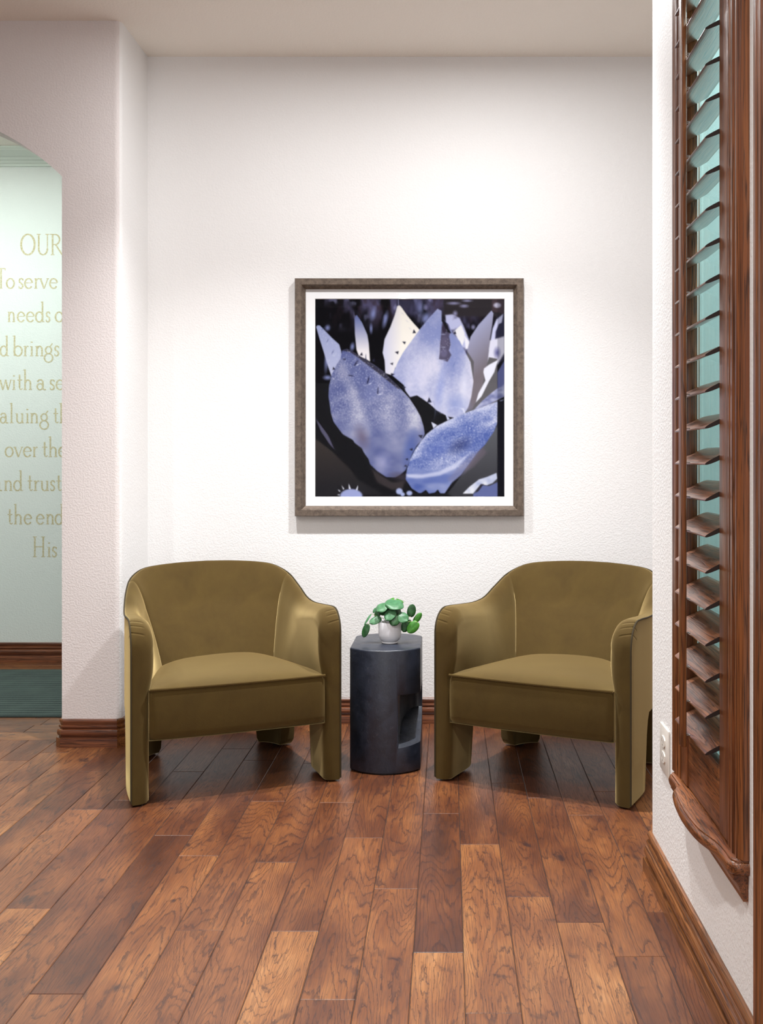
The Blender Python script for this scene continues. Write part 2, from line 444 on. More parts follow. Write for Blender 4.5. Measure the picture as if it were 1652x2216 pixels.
# right wall with the window hole
WY0, WY1, WZ0, WZ1 = 2.075, 2.505, .405, 2.78
mb = MB(); T = .13
mb.box(RX, RX + T, YB, WY0, 0, CEIL)
mb.box(RX, RX + T, WY0, WY1, 0, WZ0); mb.box(RX, RX + T, WY0, WY1, WZ1, CEIL)
end = [(RX, WY1), (RX + T, WY1), (RX + T, RY)] + arc(RX + .02, RY - .02, .02, 90, 180, 6)
mb.prism(end, 0, CEIL)
struct(mb.build('wall_right', M['wall'], smooth=True, sharp=30))
struct(MB().box(RX + T, NX + .12, RY - .107, RY, 0, CEIL).box(NX, NX + .12, RY, BY, 0, CEIL).build('wall_niche', M['wall']))
struct(MB().box(RX + T, 2.5, RY - .127, RY - .1071, 0, CEIL).box(2.38, 2.5, .4, RY - .127, 0, CEIL).box(RX + T, 2.38, .28, .4, 0, CEIL).build('wall_office', M['wall_teal']))

o = MB().box(.6172, RX + T + .0005, 2.495, 2.5052, WZ0, WZ1).box(.6172, RX + T + .0005, 2.0748, 2.080, WZ0, WZ1).box(.6172, RX + T + .0005, 2.08, 2.495, WZ0 - .0002, WZ0 + .004).build('trim_2', M['wall_teal']); struct(o)
# baseboards
BP = [(0, .114), (.009, .114), (.013, .109), (.0135, .103), (.0095, .095), (.0095, .090), (.0145, .088), (.0155, .083), (.0135, .078), (.0105, .075), (.0175, .071), (.0215, .064), (.022, .055), (.019, .047), (.014, .042), (.014, .038), (.0235, .037), (.025, .033), (.025, 0), (0, 0)]
struct(MB().sweep(BP, [(JX, AY + AT), (JX, AY + .012), (JX + .012, AY), (LX - .017, AY), (LX, AY + .017), (LX, BY)], -1).build('baseboard_left', M['baseX'], smooth=True, sharp=28))
o = bpy.data.objects['baseboard_left']; o.data.materials.append(M['baseY'])
for p in o.data.polygons:
    xs_ = [o.data.vertices[i].co for i in p.vertices]
    if max(v.y for v in xs_) - min(v.y for v in xs_) > .012: p.material_index = 1
struct(MB().sweep(BP, [(LX + .025, BY), (NX, BY)], -1).build('baseboard_back', M['baseX'], smooth=True, sharp=28))
struct(MB().sweep(BP, [(-6.4, HY), (LX - .12, HY)], -1).build('baseboard_hallway', M['baseX'], smooth=True, sharp=28))
struct(MB().sweep(BP, [(RX + .06, RY), (RX + .012, RY), (RX, RY - .012), (RX, 1.881)], -1).build('baseboard_right', M['baseY'], smooth=True, sharp=28))

# near door casing on the right wall (fluted face)
def door_casing():
    y0, y1, xf = 1.74, 1.881, .562
    p = [(RX, y0)]
    n = 60
    for i in range(n + 1):
        u = i / n; d = 0
        if .12 < u < .88: d = .004 * (0.5 - .5 * math.cos((u - .12) / .76 * 2 * math.pi * 4))
        e = .006 * max(0, 1 - u / .05) ** 2 + .006 * max(0, 1 - (1 - u) / .05) ** 2
        p.append((xf + d + e, y0 + (y1 - y0) * u))
    p.append((RX, y1))
    o = MB().prism(p, 0, 2.35).build('door_1', M['oakZ'], smooth=True, sharp=40); struct(o)
door_casing()

# window: casing, jamb, sill with serpentine nose, apron, glass
win = bpy.data.objects.new('window_1', None); COL.objects.link(win); win.location = (RX, 2.29, WZ0); struct(win)
def wpart(mb, name, mat, smooth=True, sharp=30):
    off = Vector(win.location); mb.v = [tuple(Vector(v) - off) for v in mb.v]
    return mb.build(name, mat, win, smooth, sharp)
cp = [(0, 0), (.018, 0), (.020, .004), (.020, .012), (.014, .016), (.014, .020), (.019, .024), (.023, .034), (.023, .046), (.017, .052), (.017, .056), (.021, .060), (.022, .072), (.016, .080), (.012, .088), (.0, .088)]
def casing(y_in, sgn):
    # profile in (out, across) swept upward
    poly = [(RX - o, y_in + sgn * a) for o, a in cp]
    return MB().prism(poly if sgn > 0 else poly[::-1], WZ0, 2.9)
wpart(casing(2.508, 1), 'window_casing', M['oakZ']); wpart(casing(2.078, -1), 'window_casing', M['oakZ'])
mb = MB().box(RX - .002, .617, 2.495, 2.508, WZ0, 2.8).box(RX - .002, .617, 2.072, 2.078, WZ0, 2.8)
wpart(mb, 'window_jamb', M['oakZ'], False)
mb = MB().box(.612, .617, 2.078, 2.495, WZ0 + .02, 2.8); wpart(mb, 'window_pane', M['window_glass'], False)
mb = MB().box(.608, .612, 2.490, 2.495, WZ0 + .02, 2.8).box(.608, .612, 2.078, 2.495, WZ0 + .02, WZ0 + .026); wpart(mb, 'glazing_bead', M['lamp_trim'], False)
# sill
nose = [(.59, 2.575), (.566, 2.572), (.556, 2.562), (.5525, 2.545), (.5530, 2.500), (.5515, 2.475), (.5520, 2.462), (.5400, 2.445), (.5330, 2.415), (.5270, 2.360), (.5230, 2.290), (.5240, 2.225), (.5285, 2.170), (.5390, 2.125), (.5470, 2.090), (.5500, 2.050), (.5500, 2.015), (.5560, 1.997), (.5680, 1.989), (.59, 1.987)]
def catmull(P, n=5):
    out = []
    for i in range(len(P) - 1):
        p0, p1, p2, p3 = P[max(i - 1, 0)], P[i], P[i + 1], P[min(i + 2, len(P) - 1)]
        for k in range(n):
            t = k / n; q = []
            for d in range(len(p1)):
                q.append(.5 * (2 * p1[d] + (p2[d] - p0[d]) * t + (2 * p0[d] - 5 * p1[d] + 4 * p2[d] - p3[d]) * t * t + (3 * p1[d] - p0[d] - 3 * p2[d] + p3[d]) * t ** 3))
            out.append(tuple(q))
    out.append(tuple(P[-1])); return out
nn = catmull(nose, 5)
sec = [(-.012, .405), (-.0075, .4035), (-.007, .400), (-.003, .398), (-.0005, .392), (0, .386), (-.0015, .379), (-.006, .3745), (-.012, .374)]
rows = []
for i, p in enumerate(nn):
    a = Vector(nn[max(i - 1, 0)]); b = Vector(nn[min(i + 1, len(nn) - 1)]); d = (b - a).normalized(); nrm = Vector((d.y, -d.x))
    if i == 0 or i == len(nn) - 1: nrm = Vector((0, 1 if i == 0 else -1))
    rows.append([(min(p[0] + nrm.x * o, RX), p[1] + nrm.y * o, z) for o, z in sec])
mb = MB().grid(rows)
n = len(rows); m = len(sec)
mb.f.append(tuple(i * m for i in range(n))); mb.f.append(tuple(i * m + m - 1 for i in range(n))[::-1])
wpart(mb, 'window_sill', M['oakY'], True, 50)
ap = [(0, .374), (.030, .374), (.030, .366), (.024, .360), (.018, .350), (.016, .338), (.010, .330), (.010, .322), (0, .322)]
wpart(MB().add([(RX - o, y, z) for y in (1.998, 2.56) for o, z in ap], [tuple(range(9)), tuple(range(9, 18))[::-1]] + [(i, (i + 1) % 9, 9 + (i + 1) % 9, 9 + i) for i in range(9)]), 'window_apron', M['oakY'])

# ------------------------------------------------------------------ plantation shutter
SY0, SY1 = 2.144, 2.434; SX = .571
sh = empty('plantation_shutter', (SX, 2.289, .41), 'dark stained wooden plantation shutter with open louvers in the right wall window', 'shutter')
def spart(mb, name, mat, smooth=True, sharp=30):
    off = Vector(sh.location); mb.v = [tuple(Vector(v) - off) for v in mb.v]
    return mb.build(name, mat, sh, smooth, sharp)
def spb(mb, name, mat, w=.002):
    off = Vector(sh.location); mb.v = [tuple(Vector(v) - off) for v in mb.v]
    return bevelled(name, mb, mat, sh, w)
spb(MB().box(SX, SX + .026, SY1 + .001, 2.494, .408, 2.76), 'stile', M['oakZ'])
spb(MB().box(SX, SX + .026, 2.080, SY0 - .001, .408, 2.76), 'stile', M['oakZ'])
spb(MB().box(SX + .003, SX + .023, SY0, SY1, .408, .545), 'rail', M['oakY'])
spb(MB().box(SX + .003, SX + .023, SY0, SY1, 2.66, 2.76), 'rail', M['oakY'])
tilt = R(25); px_, pz_ = .582, .587
lv = None
for i in range(27):
    z = pz_ + i * .0766
    if lv is None:
        prof = []
        for k in range(24):
            a = 2 * math.pi * k / 24; u = .0445 * math.cos(a); w = .0050 * math.copysign(abs(math.sin(a)) ** .75, math.sin(a))
            prof.append((u * math.cos(tilt) - w * math.sin(tilt), u * math.sin(tilt) + w * math.cos(tilt)))
        mb = MB(); mb.add([(x, y, zz) for y in (SY0 - 2.289 + .0015, SY1 - 2.289 - .0015) for x, zz in prof],
            [tuple(range(24)), tuple(range(24, 48))[::-1]] + [(k, (k + 1) % 24, 24 + (k + 1) % 24, 24 + k) for k in range(24)])
        lv = mb.build('louver', M['louver'], sh, True, 30); c = lv
        lv.data.materials.append(M['endgrain'])
        for p in lv.data.polygons:
            if len(p.vertices) > 10: p.material_index = 1
    else:
        me = lv.data.copy() if i % 1 == 0 else lv.data
        c = bpy.data.objects.new('louver', me); COL.objects.link(c); c.parent = sh
        # shift the mesh inside its object so every slat gets its own grain
    dz = i * .9
    me = c.data
    if i > 0:
        for v in me.vertices: v.co.z += .9
        lv = c
    c.location = (px_ - SX, 0, z - .41 - dz)
rodb = MB().box(.5215, .5345, 2.278, 2.300, .546, 2.58); spb(rodb, 'tilt_rod', M['oakZ'], .003)
for i in range(26):
    z = pz_ + i * .0766 - .0188 + .004
    spart(MB().tube([(.5345, 2.284, z), (.5425, 2.284, z), (.5425, 2.294, z), (.5345, 2.294, z)], .0009, 5), 'staple', M['chrome'])

# ------------------------------------------------------------------ wall outlet
out = empty('wall_outlet', (RX, 2.762, .405), 'ivory duplex electrical outlet on the white wall left of the shutter', 'outlet')
bevelled('cover_plate', MB().box(-.0055, 0, -.058, .050, -.063, .063), M['outlet'], out, .003)
for dz in (-.021, .021):
    pl = []
    for k in range(28):
        a = 2 * math.pi * k / 28; pl.append((max(-.0225, min(.0225, .026 * math.cos(a))), .0155 * math.sin(a)))
    vs = [(x, y, z + dz) for x in (-.0055, -.0085) for y, z in pl]
    f = MB().add(vs, [tuple(range(28)), tuple(range(28, 56))[::-1]] + [(k, (k + 1) % 28, 28 + (k + 1) % 28, 28 + k) for k in range(28)]).build('socket', M['outlet'], out, True, 30)
    s = MB()
    for y, w in ((-.010, .0022), (.010, .0018)): s.box(-.0089, -.0086, y - w / 2, y + w / 2, dz - .002, dz + .007)
    s.box(-.0089, -.0086, -.003, .003, dz - .011, dz - .006)
    s.build('slots', M['slot'], f)
MB().tube([(-.0055, -.004, 0), (-.0068, -.004, 0)], .003, 10).build('screw', M['outlet'], out)

# ------------------------------------------------------------------ ceiling downlights (fixtures of the lamps above)
def fixture(x, y, label):
    t = empty('recessed_light', (x, y, CEIL), label, 'ceiling light', 'recessed ceiling lights')
    MB().lathe([(.055, -.001), (.058, -.006), (.078, -.006), (.082, 0), (.055, -.001)], (0, 0, 0), 32).build('trim_ring', M['lamp_trim'], t, True)
    a = [2 * math.pi * k / 32 for k in range(32)]
    MB().add([(.055 * math.cos(q), .055 * math.sin(q), -.002) for q in a], [tuple(range(32))]).build('lens', M['lens'], t)
fixture(-.49, -2.05, 'round recessed ceiling light behind the camera, mirrored in the picture glass')

# ------------------------------------------------------------------ hallway runner and lettering
tag(bevelled('carpet_runner', MB().box(-6.2, -1.50, 4.70, 5.745, 0, .009), M['rug'], None, .003), 'dark green ribbed carpet runner on the hallway floor', 'rug')

TK, TN = .085, .05
def ell(cx, cy, rx, ry, a0, a1, n=20): return [(cx + rx * math.cos(R(a0 + (a1 - a0) * i / n)), cy + ry * math.sin(R(a0 + (a1 - a0) * i / n))) for i in range(n + 1)]
def st_(x0, y0, x1, y1, w=TK): return ([(x0, y0), (x1, y1)], w)
def sf(x, y, l=.14): return ([(x - l, y), (x + l, y)], .04)
GL = {
 'O': [(ell(.5, .5, .44, .48, 0, 360, 36), .07)],
 'U': [st_(.2, .98, .2, .3), (ell(.5, .3, .3, .28, 180, 360), .06), st_(.8, .3, .8, .98, TN), sf(.2, .98), sf(.8, .98)],
 'R': [st_(.25, 0, .25, 1), sf(.25, .02), sf(.15, .98, .1), ([(.2, .97), (.45, .97)] + ell(.45, .735, .33, .235, 90, -90)[1:] + [(.25, .5)], .055), st_(.48, .5, .98, .02, .075)],
 'T': [st_(.5, 0, .5, 1), ([(.02, .97), (.98, .97)], .05), sf(.5, .02), st_(.03, .98, .03, .88, .04), st_(.97, .98, .97, .88, .04)],
 'H': [st_(.2, 0, .2, 1), st_(.8, 0, .8, 1), ([(.2, .5), (.8, .5)], .05), sf(.2, .02), sf(.8, .02), sf(.2, .98), sf(.8, .98)],
 'o': [(ell(.5, .25, .42, .235, 0, 360, 30), .06)],
 'e': [([(.12, .28), (.88, .28)], .035), (ell(.5, .25, .40, .235, 8, 325, 28), .06)],
 's': [([(.85, .43), (.6, .49), (.35, .48), (.2, .40), (.25, .31), (.5, .26), (.75, .20), (.82, .11), (.65, .03), (.4, .01), (.15, .06)], .06), st_(.86, .48, .86, .38, .035), st_(.14, .13, .14, .02, .035)],
 'r': [st_(.35, 0, .35, .5), sf(.35, .02, .25), sf(.22, .47, .12), ([(.38, .32), (.55, .44), (.72, .49), (.9, .46)], .055)],
 'v': [st_(.15, .49, .5, .0), st_(.85, .49, .5, 0, TN), sf(.15, .48), sf(.85, .48, .12)],
 'w': [st_(.08, .49, .3, .0), st_(.5, .49, .3, 0, TN), st_(.5, .49, .7, .0), st_(.92, .49, .7, 0, TN), sf(.08, .48, .08), sf(.5, .48, .08), sf(.92, .48, .08)],
 'n': [st_(.22, 0, .22, .5), sf(.22, .02, .17), sf(.15, .48, .1), st_(.78, 0, .78, .33), sf(.78, .02, .17), (ell(.52, .32, .26, .16, 165, 0, 12), .06)],
 'h': [st_(.22, 0, .22, 1), sf(.22, .02, .17), sf(.14, .97, .1), st_(.78, 0, .78, .33), sf(.78, .02, .17), (ell(.52, .32, .26, .16, 165, 0, 12), .06)],
 'u': [st_(.22, .48, .22, .18), sf(.16, .47, .12), st_(.78, .0, .78, .49), sf(.72, .47, .1), sf(.86, .02, .1), (ell(.5, .18, .28, .17, 180, 345, 12), .055)],
 'd': [st_(.74, .02, .74, 1), sf(.68, .97, .1), sf(.84, .02, .12), (ell(.42, .25, .34, .24, 0, 360, 28), .06)],
 'b': [st_(.22, .02, .22, 1), sf(.14, .97, .1), (ell(.55, .25, .36, .24, 0, 360, 28), .06)],
 'i': [st_(.5, 0, .5, .49), sf(.5, .02, .4), sf(.36, .47, .24), ([(.5, .65), (.5, .71)], .10)],
 'l': [st_(.5, 0, .5, 1), sf(.5, .02, .45), sf(.36, .97, .25)],
 't': [st_(.45, .74, .45, .12), ([(.05, .48), (.9, .48)], .05), ([(.45, .12), (.55, .03), (.75, .02), (.95, .08)], .055)],
 'a': [([(.12, .40), (.3, .49), (.55, .49), (.68, .40), (.68, .06), (.78, .02), (.98, .02)], .065), (ell(.38, .16, .28, .15, 20, 340, 20), .055)],
 'g': [(ell(.5, .30, .32, .17, 0, 360, 24), .055), (ell(.5, -.08, .44, .21, 0, 360, 26), .055), st_(.66, .46, .92, .62, .06)],
}
LINES = [  # (baseline y, cap height px, px per zoom unit, x list)
 (490 + 460 / 7.387, 340 / 7.387, 7.387, [('O', 325, 570), ('U', 575, 805), ('R', 790, 1000)]),
 (490 + 995 / 7.387, 330 / 7.387, 7.387, [('T', -50, 88), ('o', 98, 238), ('s', 292, 384), ('e', 386, 532), ('r', 540, 640), ('v', 622, 792), ('e', 786, 930), ('t', 985, 1075)]),
 (490 + 1530 / 7.387, 330 / 7.387, 7.387, [('n', 118, 252), ('e', 270, 408), ('e', 416, 558), ('d', 560, 722), ('s', 728, 812), ('o', 878, 1016)]),
 (490 + 2075 / 7.387, 330 / 7.387, 7.387, [('d', -4, 150), ('b', 196, 368), ('r', 370, 468), ('i', 476, 542), ('n', 558, 706), ('g', 703, 852), ('s', 862, 955)]),
 (780 + 472 / 7.387, 328 / 7.387, 7.387, [('w', -12, 192), ('i', 193, 257), ('t', 274, 364), ('h', 368, 522), ('a', 580, 738), ('s', 790, 884), ('e', 890, 1030)]),
 (780 + 1005 / 7.387, 325 / 7.387, 7.387, [('a', -4, 138), ('l', 150, 222), ('u', 240, 392), ('i', 408, 472), ('n', 478, 622), ('g', 632, 782), ('t', 850, 940), ('h', 945, 1100)]),
 (780 + 1545 / 7.387, 330 / 7.387, 7.387, [('o', 78, 218), ('v', 215, 378), ('e', 368, 514), ('r', 516, 614), ('t', 672, 768), ('h', 772, 928), ('e', 930, 1070)]),
 (780 + 2085 / 7.387, 330 / 7.387, 7.387, [('a', -115, 38), ('n', 60, 208), ('d', 212, 376), ('t', 438, 528), ('r', 528, 642), ('u', 640, 792), ('s', 798, 888), ('t', 898, 990)]),
 (1000 + 1300 / 9.634, 430 / 9.634, 9.634, [('t', 155, 270), ('h', 285, 477), ('e', 495, 675), ('e', 750, 936), ('n', 955, 1142), ('d', 1142, 1345)]),
 (1000 + 1980 / 9.634, 430 / 9.634, 9.634, [('H', 670, 962), ('i', 980, 1072), ('s', 1078, 1198)]),
]
def lettering():
    root = empty('wall_lettering', (-2.2, HY, 1.7), 'gold serif wording painted on the hallway wall', 'lettering')
    s = 366.0
    for yb, cap, zs, glyphs in LINES:
        mb = MB(); k = 0
        for ch, xa, xb in glyphs:
            wpx = (xb - xa) / zs
            for pts, w in GL[ch]:
                P = [Vector(((xa / zs + p[0] * wpx - 971) / s, CAMH - (yb - p[1] * cap - 996) / s)) for p in pts]
                ww = w * cap / s * .47; L = []; Rr = []
                closed = (P[0] - P[-1]).length < 1e-4
                for i, p in enumerate(P):
                    a = P[i - 1] if i > 0 else (P[-2] if closed else P[i]); b = P[i + 1] if i < len(P) - 1 else (P[1] if closed else P[i])
                    d = (b - a).normalized(); n = Vector((-d.y, d.x)); wl = ww * (1 + .45 * abs(d.y)) if len(P) > 5 else ww
                    L.append(p + n * wl); Rr.append(p - n * wl)
                y = -.0004 - .00003 * (k % 23); k += 1
                mb.grid([[(q.x + 2.2, y, q.y - 1.7) for q in L], [(q.x + 2.2, y, q.y - 1.7) for q in Rr]])
        mb.build('text_line', M['letters'], root)
lettering()

# ------------------------------------------------------------------ framed picture
def ink_points():
    NXp, NYp = 392, 409
    x = np.linspace(187, 1449, NXp)[None, :] * np.ones((NYp, 1)); y = np.linspace(203, 1517, NYp)[:, None] * np.ones((1, NXp))
    rs = np.random.RandomState(5)
    def nz(sx, sy, oct=2, seed=0):
        out = np.zeros((NYp, NXp)); amp = 1; tot = 0; r = np.random.RandomState(seed + 11)
        for o in range(oct):
            gx = max(2, int(1262 / sx) + 2); gy = max(2, int(1314 / sy) + 2)
            g = r.rand(gy + 1, gx + 1)
            u = (x - 187) / 1262 * (gx - 1); v = (y - 203) / 1314 * (gy - 1)
            i = u.astype(int); j = v.astype(int); fu = u - i; fv = v - j; fu = fu * fu * (3 - 2 * fu); fv = fv * fv * (3 - 2 * fv)
            out += amp * (g[j, i] * (1 - fu) * (1 - fv) + g[j, i + 1] * fu * (1 - fv) + g[j + 1, i] * (1 - fu) * fv + g[j + 1, i + 1] * fu * fv)
            tot += amp; amp *= .5; sx /= 2; sy /= 2
        return out / tot
    def inside(P):
        """signed distance-ish: returns (mask, distance to edge)"""
        P = [np.array(p, float) for p in P]; m = np.zeros_like(x, bool); d = np.full_like(x, 1e9)
        for a, b in zip(P, P[1:] + P[:1]):
            c = ((a[1] > y) != (b[1] > y)); t = (y - a[1]) / (b[1] - a[1] + 1e-9)
            m ^= c & (x < a[0] + t * (b[0] - a[0]))
            e = b - a; L = (e @ e) + 1e-9; h = np.clip(((x - a[0]) * e[0] + (y - a[1]) * e[1]) / L, 0, 1)
            d = np.minimum(d, np.hypot(x - a[0] - h * e[0], y - a[1] - h * e[1]))
        return np.where(m, d, -d)
    C = np.zeros((NYp, NXp, 3)); C[:] = (12, 11, 15)
    def C3(c): return np.array(c, float)[None, None, :] * np.ones((NYp, NXp, 1))
    def lay(a, col):
        nonlocal C
        a = np.clip(a, 0, 1)[..., None]; C = C * (1 - a) + (C3(col) if isinstance(col, tuple) else col) * a
    def blob(cx, cy, rx, ry, col, a=1, rot=0, soft=1.0):
        c, s_ = math.cos(R(rot)), math.sin(R(rot)); u = ((x - cx) * c + (y - cy) * s_) / rx; v = (-(x - cx) * s_ + (y - cy) * c) / ry
        lay(a * np.clip((1 - np.sqrt(u * u + v * v)) / soft + .0, 0, 1), col)
    def poly(P, col, soft=2.5, a=1): d = inside(P); lay(a * np.clip(d / soft + .5, 0, 1), col); return d
    def grad(c0, c1, t): t = np.clip(t, 0, 1)[..., None]; return C3(c0) * (1 - t) + C3(c1) * t
    # blurred background across the top
    n1 = nz(70, 120, 3, 1); n2 = nz(34, 60, 2, 2)
    band = np.clip((430 - y) / 170, 0, 1) * np.clip((x - 240) / 60, 0, 1)
    lay(np.clip((n1 - .42) * 4, 0, 1) * band * .8, (92, 88, 124)); lay(np.clip((n2 - .62) * 5, 0, 1) * band * .55, (150, 152, 196))
    lay(np.clip((.42 - n2) * 4, 0, 1) * band * .6, (46, 32, 38))
    for cx, cy, rx, ry, rot in ((575, 300, 26, 60, 12), (655, 340, 22, 75, 14), (560, 400, 14, 45, 0), (435, 520, 20, 38, 10), (270, 395, 24, 28, 20), (880, 250, 38, 80, -8), (925, 330, 40, 60, 30), (265, 600, 20, 120, 5), (270, 725, 40, 22, 0)):
        blob(cx, cy, rx, ry, (128, 138, 190), .85, rot, .8)
    poly([(700, 215), (760, 203), (900, 203), (860, 330), (800, 300)], (70, 68, 100), 30, .6)
    lay(np.clip((x - 1030) / 20, 0, 1) * np.clip((330 - y) / 20, 0, 1), (44, 40, 44))
    for cx, cy, rx, ry in ((1110, 232, 60, 14), (1180, 250, 40, 16), (1200, 215, 46, 12), (1120, 300, 22, 26), (1240, 390, 20, 24)): blob(cx, cy, rx, ry, (150, 150, 190), .8, 0, .8)
    poly([(1055, 310), (1100, 305), (1150, 330), (1175, 380), (1215, 480), (1215, 560), (1150, 560), (1100, 470), (1060, 380)], (186, 190, 226), 10, .95)
    nA = nz(50, 60, 2, 9); d = inside([(1060, 300), (1220, 340), (1230, 600), (1100, 560)]); lay(np.clip(d / 8, 0, 1) * np.clip((nA - .52) * 5, 0, 1), (60, 58, 84))
    poly([(1440, 300), (1400, 330), (1370, 400), (1350, 520), (1335, 640), (1400, 640), (1449, 600), (1449, 300)], (40, 40, 62), 8)
    poly([(1440, 302), (1395, 340), (1370, 400), (1345, 540), (1380, 560), (1390, 420), (1410, 370), (1430, 360)], (196, 200, 232), 8)
    poly([(1350, 480), (1449, 450), (1449, 560), (1400, 640), (1330, 650)], (214, 214, 232), 12)
    blob(1400, 560, 30, 50, (50, 50, 110), .8)
    poly([(1200, 540), (1262, 535), (1250, 600), (1330, 640), (1345, 590), (1400, 600), (1402, 900), (1250, 945), (1190, 960)], (92, 90, 94), 5)
    poly([(1443, 203), (1365, 203), (1365, 285), (1443, 300)], (70, 56, 62), 5, .8); blob(1400, 245, 32, 22, (190, 190, 214), .9, 0, .5)
    # small bright leaf tips
    poly([(1160, 375), (1183, 430), (1180, 480), (1165, 520), (1130, 450), (1110, 420)], (226, 226, 230), 4)
    poly([(1180, 440), (1215, 490), (1205, 530), (1190, 535)], (226, 226, 236), 4)
    # grey leaf on the right
    t = (y - 285) / 420; gcol = grad((168, 174, 212), (112, 104, 112), t + (x - 1280) / 500)
    poly([(1352, 290), (1362, 280), (1375, 298), (1366, 380), (1350, 480), (1332, 640), (1300, 780), (1268, 870), (1235, 930), (1200, 945), (1215, 880), (1240, 760), (1245, 620), (1200, 550), (1222, 455), (1275, 375)], gcol, 3)
    poly([(1405, 608), (1380, 690), (1345, 750), (1295, 850), (1258, 890), (1275, 830), (1322, 745), (1308, 690), (1312, 665), (1345, 640)], (222, 224, 238), 3)
    # leaves at the left and middle back
    sp = rs.rand(NYp, NXp)
    t = (y - 380) / 350; d = poly([(194, 388), (203, 378), (218, 378), (245, 405), (300, 462), (348, 505), (360, 548), (368, 600), (325, 670), (298, 722), (270, 640), (240, 540), (215, 462)], grad((150, 160, 200), (176, 180, 210), t), 3)
    lay((d > 4) * (sp > .985) * .8, (238, 238, 236)); blob(240, 400, 5, 22, (70, 76, 120), .7, 50); blob(270, 480, 4, 18, (66, 72, 120), .8, 30); blob(305, 555, 5, 22, (66, 72, 120), .8, 30)
    poly([(443, 222), (456, 270), (485, 330), (470, 320), (450, 310)], (22, 20, 26), 3)
    poly([(450, 330), (464, 308), (500, 360), (535, 440), (545, 500), (553, 618), (530, 605), (478, 580), (463, 540), (452, 430)], grad((104, 114, 164), (226, 222, 226), (y - 330) / 220), 3)
    poly([(524, 555), (530, 610), (522, 610)], (50, 54, 84), 2)
    d = poly([(735, 250), (750, 245), (762, 258), (800, 312), (840, 360), (885, 410), (870, 480), (810, 540), (770, 620), (720, 660), (705, 712), (655, 695), (650, 610), (637, 560), (650, 470), (690, 385), (718, 310)], grad((196, 198, 222), (236, 232, 224), (x - 640) / 130), 3)
    for cx, cy, r_ in ((770, 300, 18), (800, 350, 18), (820, 400, 16)): blob(cx, cy, r_, 4, (190, 192, 204), .8, 40)
    lay(((abs(x - 742) < 3) & (y < 246)) * 1.0, (150, 154, 190))
    # large leaf, right of centre
    Dp = [(1003, 268), (1030, 282), (1036, 330), (1075, 370), (1102, 430), (1150, 482), (1188, 556), (1222, 622), (1234, 700), (1242, 750), (1228, 850), (1208, 920), (1185, 960), (1120, 992), (1075, 985), (1000, 945), (950, 900), (900, 865), (865, 843), (820, 855), (790, 815), (778, 775), (700, 710), (738, 622), (772, 560), (830, 480), (880, 410), (940, 335)]
    nB = nz(160, 220, 3, 4); nC = nz(16, 16, 2, 6)
    t = nB * .9 + (y - 300) / 2600 + np.clip((x - 1100) / 400, 0, .4)
    dd = poly(Dp, grad((128, 138, 186), (200, 200, 220), (t - .32) * 1.8 + (nC - .5) * .3 + (sp - .5) * .25), 3)
    inn = np.clip(dd / 3, 0, 1)
    blob(1020, 800, 40, 190, (120, 136, 196), .55, 8, .9); blob(1130, 900, 120, 90, (112, 130, 190), .5, 20, .9); blob(1180, 780, 34, 140, (216, 218, 234), .6, 0, .9); blob(860, 700, 90, 120, (190, 192, 222), .5)
    poly([(1032, 365), (1050, 355), (1073, 370), (1090, 425), (1080, 450), (1090, 505), (1078, 545), (1095, 575), (1070, 620), (1012, 602), (1018, 560), (1020, 500), (1026, 440)], (72, 66, 88), 6, .9)
    blob(1048, 400, 20, 36, (44, 36, 52), .8, 0, .4); blob(1050, 485, 28, 40, (92, 86, 112), .7, 0, .4); blob(1045, 560, 28, 36, (104, 100, 132), .7, 0, .4)
    for yy in (438, 523, 608): blob(1040, yy, 26, 5, (176, 182, 214), .8)
    poly([(1030, 285), (1038, 330), (1068, 372), (1075, 400), (1095, 430), (1070, 425), (1030, 350)], (26, 24, 30), 4)
    blob(1112, 640, 5, 32, (96, 108, 160), .8, 20); lay((dd > 4) * (sp > .992) * .7, (232, 234, 242))
    # leaf upper right of the lower one
    poly([(1246, 938), (1300, 880), (1360, 828), (1449, 760), (1449, 850), (1340, 905)], grad((206, 210, 232), (84, 90, 140), (y - 760) / 60 * 0 + nz(40, 26, 2, 8) * 1.1), 3)
    poly([(1402, 690), (1449, 610), (1449, 770), (1402, 800)], (92, 98, 150), 6)
    # big left leaf
    Ep = [(368, 545), (400, 533), (450, 560), (520, 605), (580, 640), (640, 682), (700, 742), (760, 802), (815, 862), (860, 930), (890, 985), (910, 1050), (917, 1100), (898, 1140), (862, 1180), (832, 1230), (812, 1290), (788, 1340), (752, 1372), (720, 1388), (660, 1385), (600, 1345), (552, 1300), (545, 1270), (510, 1220), (500, 1195), (450, 1158), (440, 1140), (372, 1102), (310, 1020), (292, 960), (284, 900), (276, 850), (280, 780), (300, 700), (330, 640), (356, 600)]
    # light ridges that follow the leaf, speckled with frost
    r1 = np.exp(-((x - (395 + (y - 600) * .24)) / 52) ** 2) * np.clip((y - 560) / 100, 0, 1) * np.clip((1180 - y) / 200, 0, 1)
    r2 = np.exp(-((x - (600 + (y - 800) * .34)) / 70) ** 2) * np.clip((y - 760) / 160, 0, 1) * np.clip((1330 - y) / 200, 0, 1)
    r3 = np.exp(-((x - (845 - np.abs(y - 980) * .12)) / 60) ** 2) * np.clip((y - 800) / 80, 0, 1) * np.clip((1140 - y) / 90, 0, 1)
    ridge = r1 * .8 + r2 * .55 + r3 * .9
    n5 = nz(90, 60, 3, 41)
    t = .26 + .5 * ridge + (nz(150, 200, 3, 12) - .5) * .5 + (n5 - .5) * .55 + (sp - .5) * .55 * np.clip((1180 - y) / 200, .1, 1)
    de = poly(Ep, grad((80, 88, 138), (192, 192, 206), t), 3)
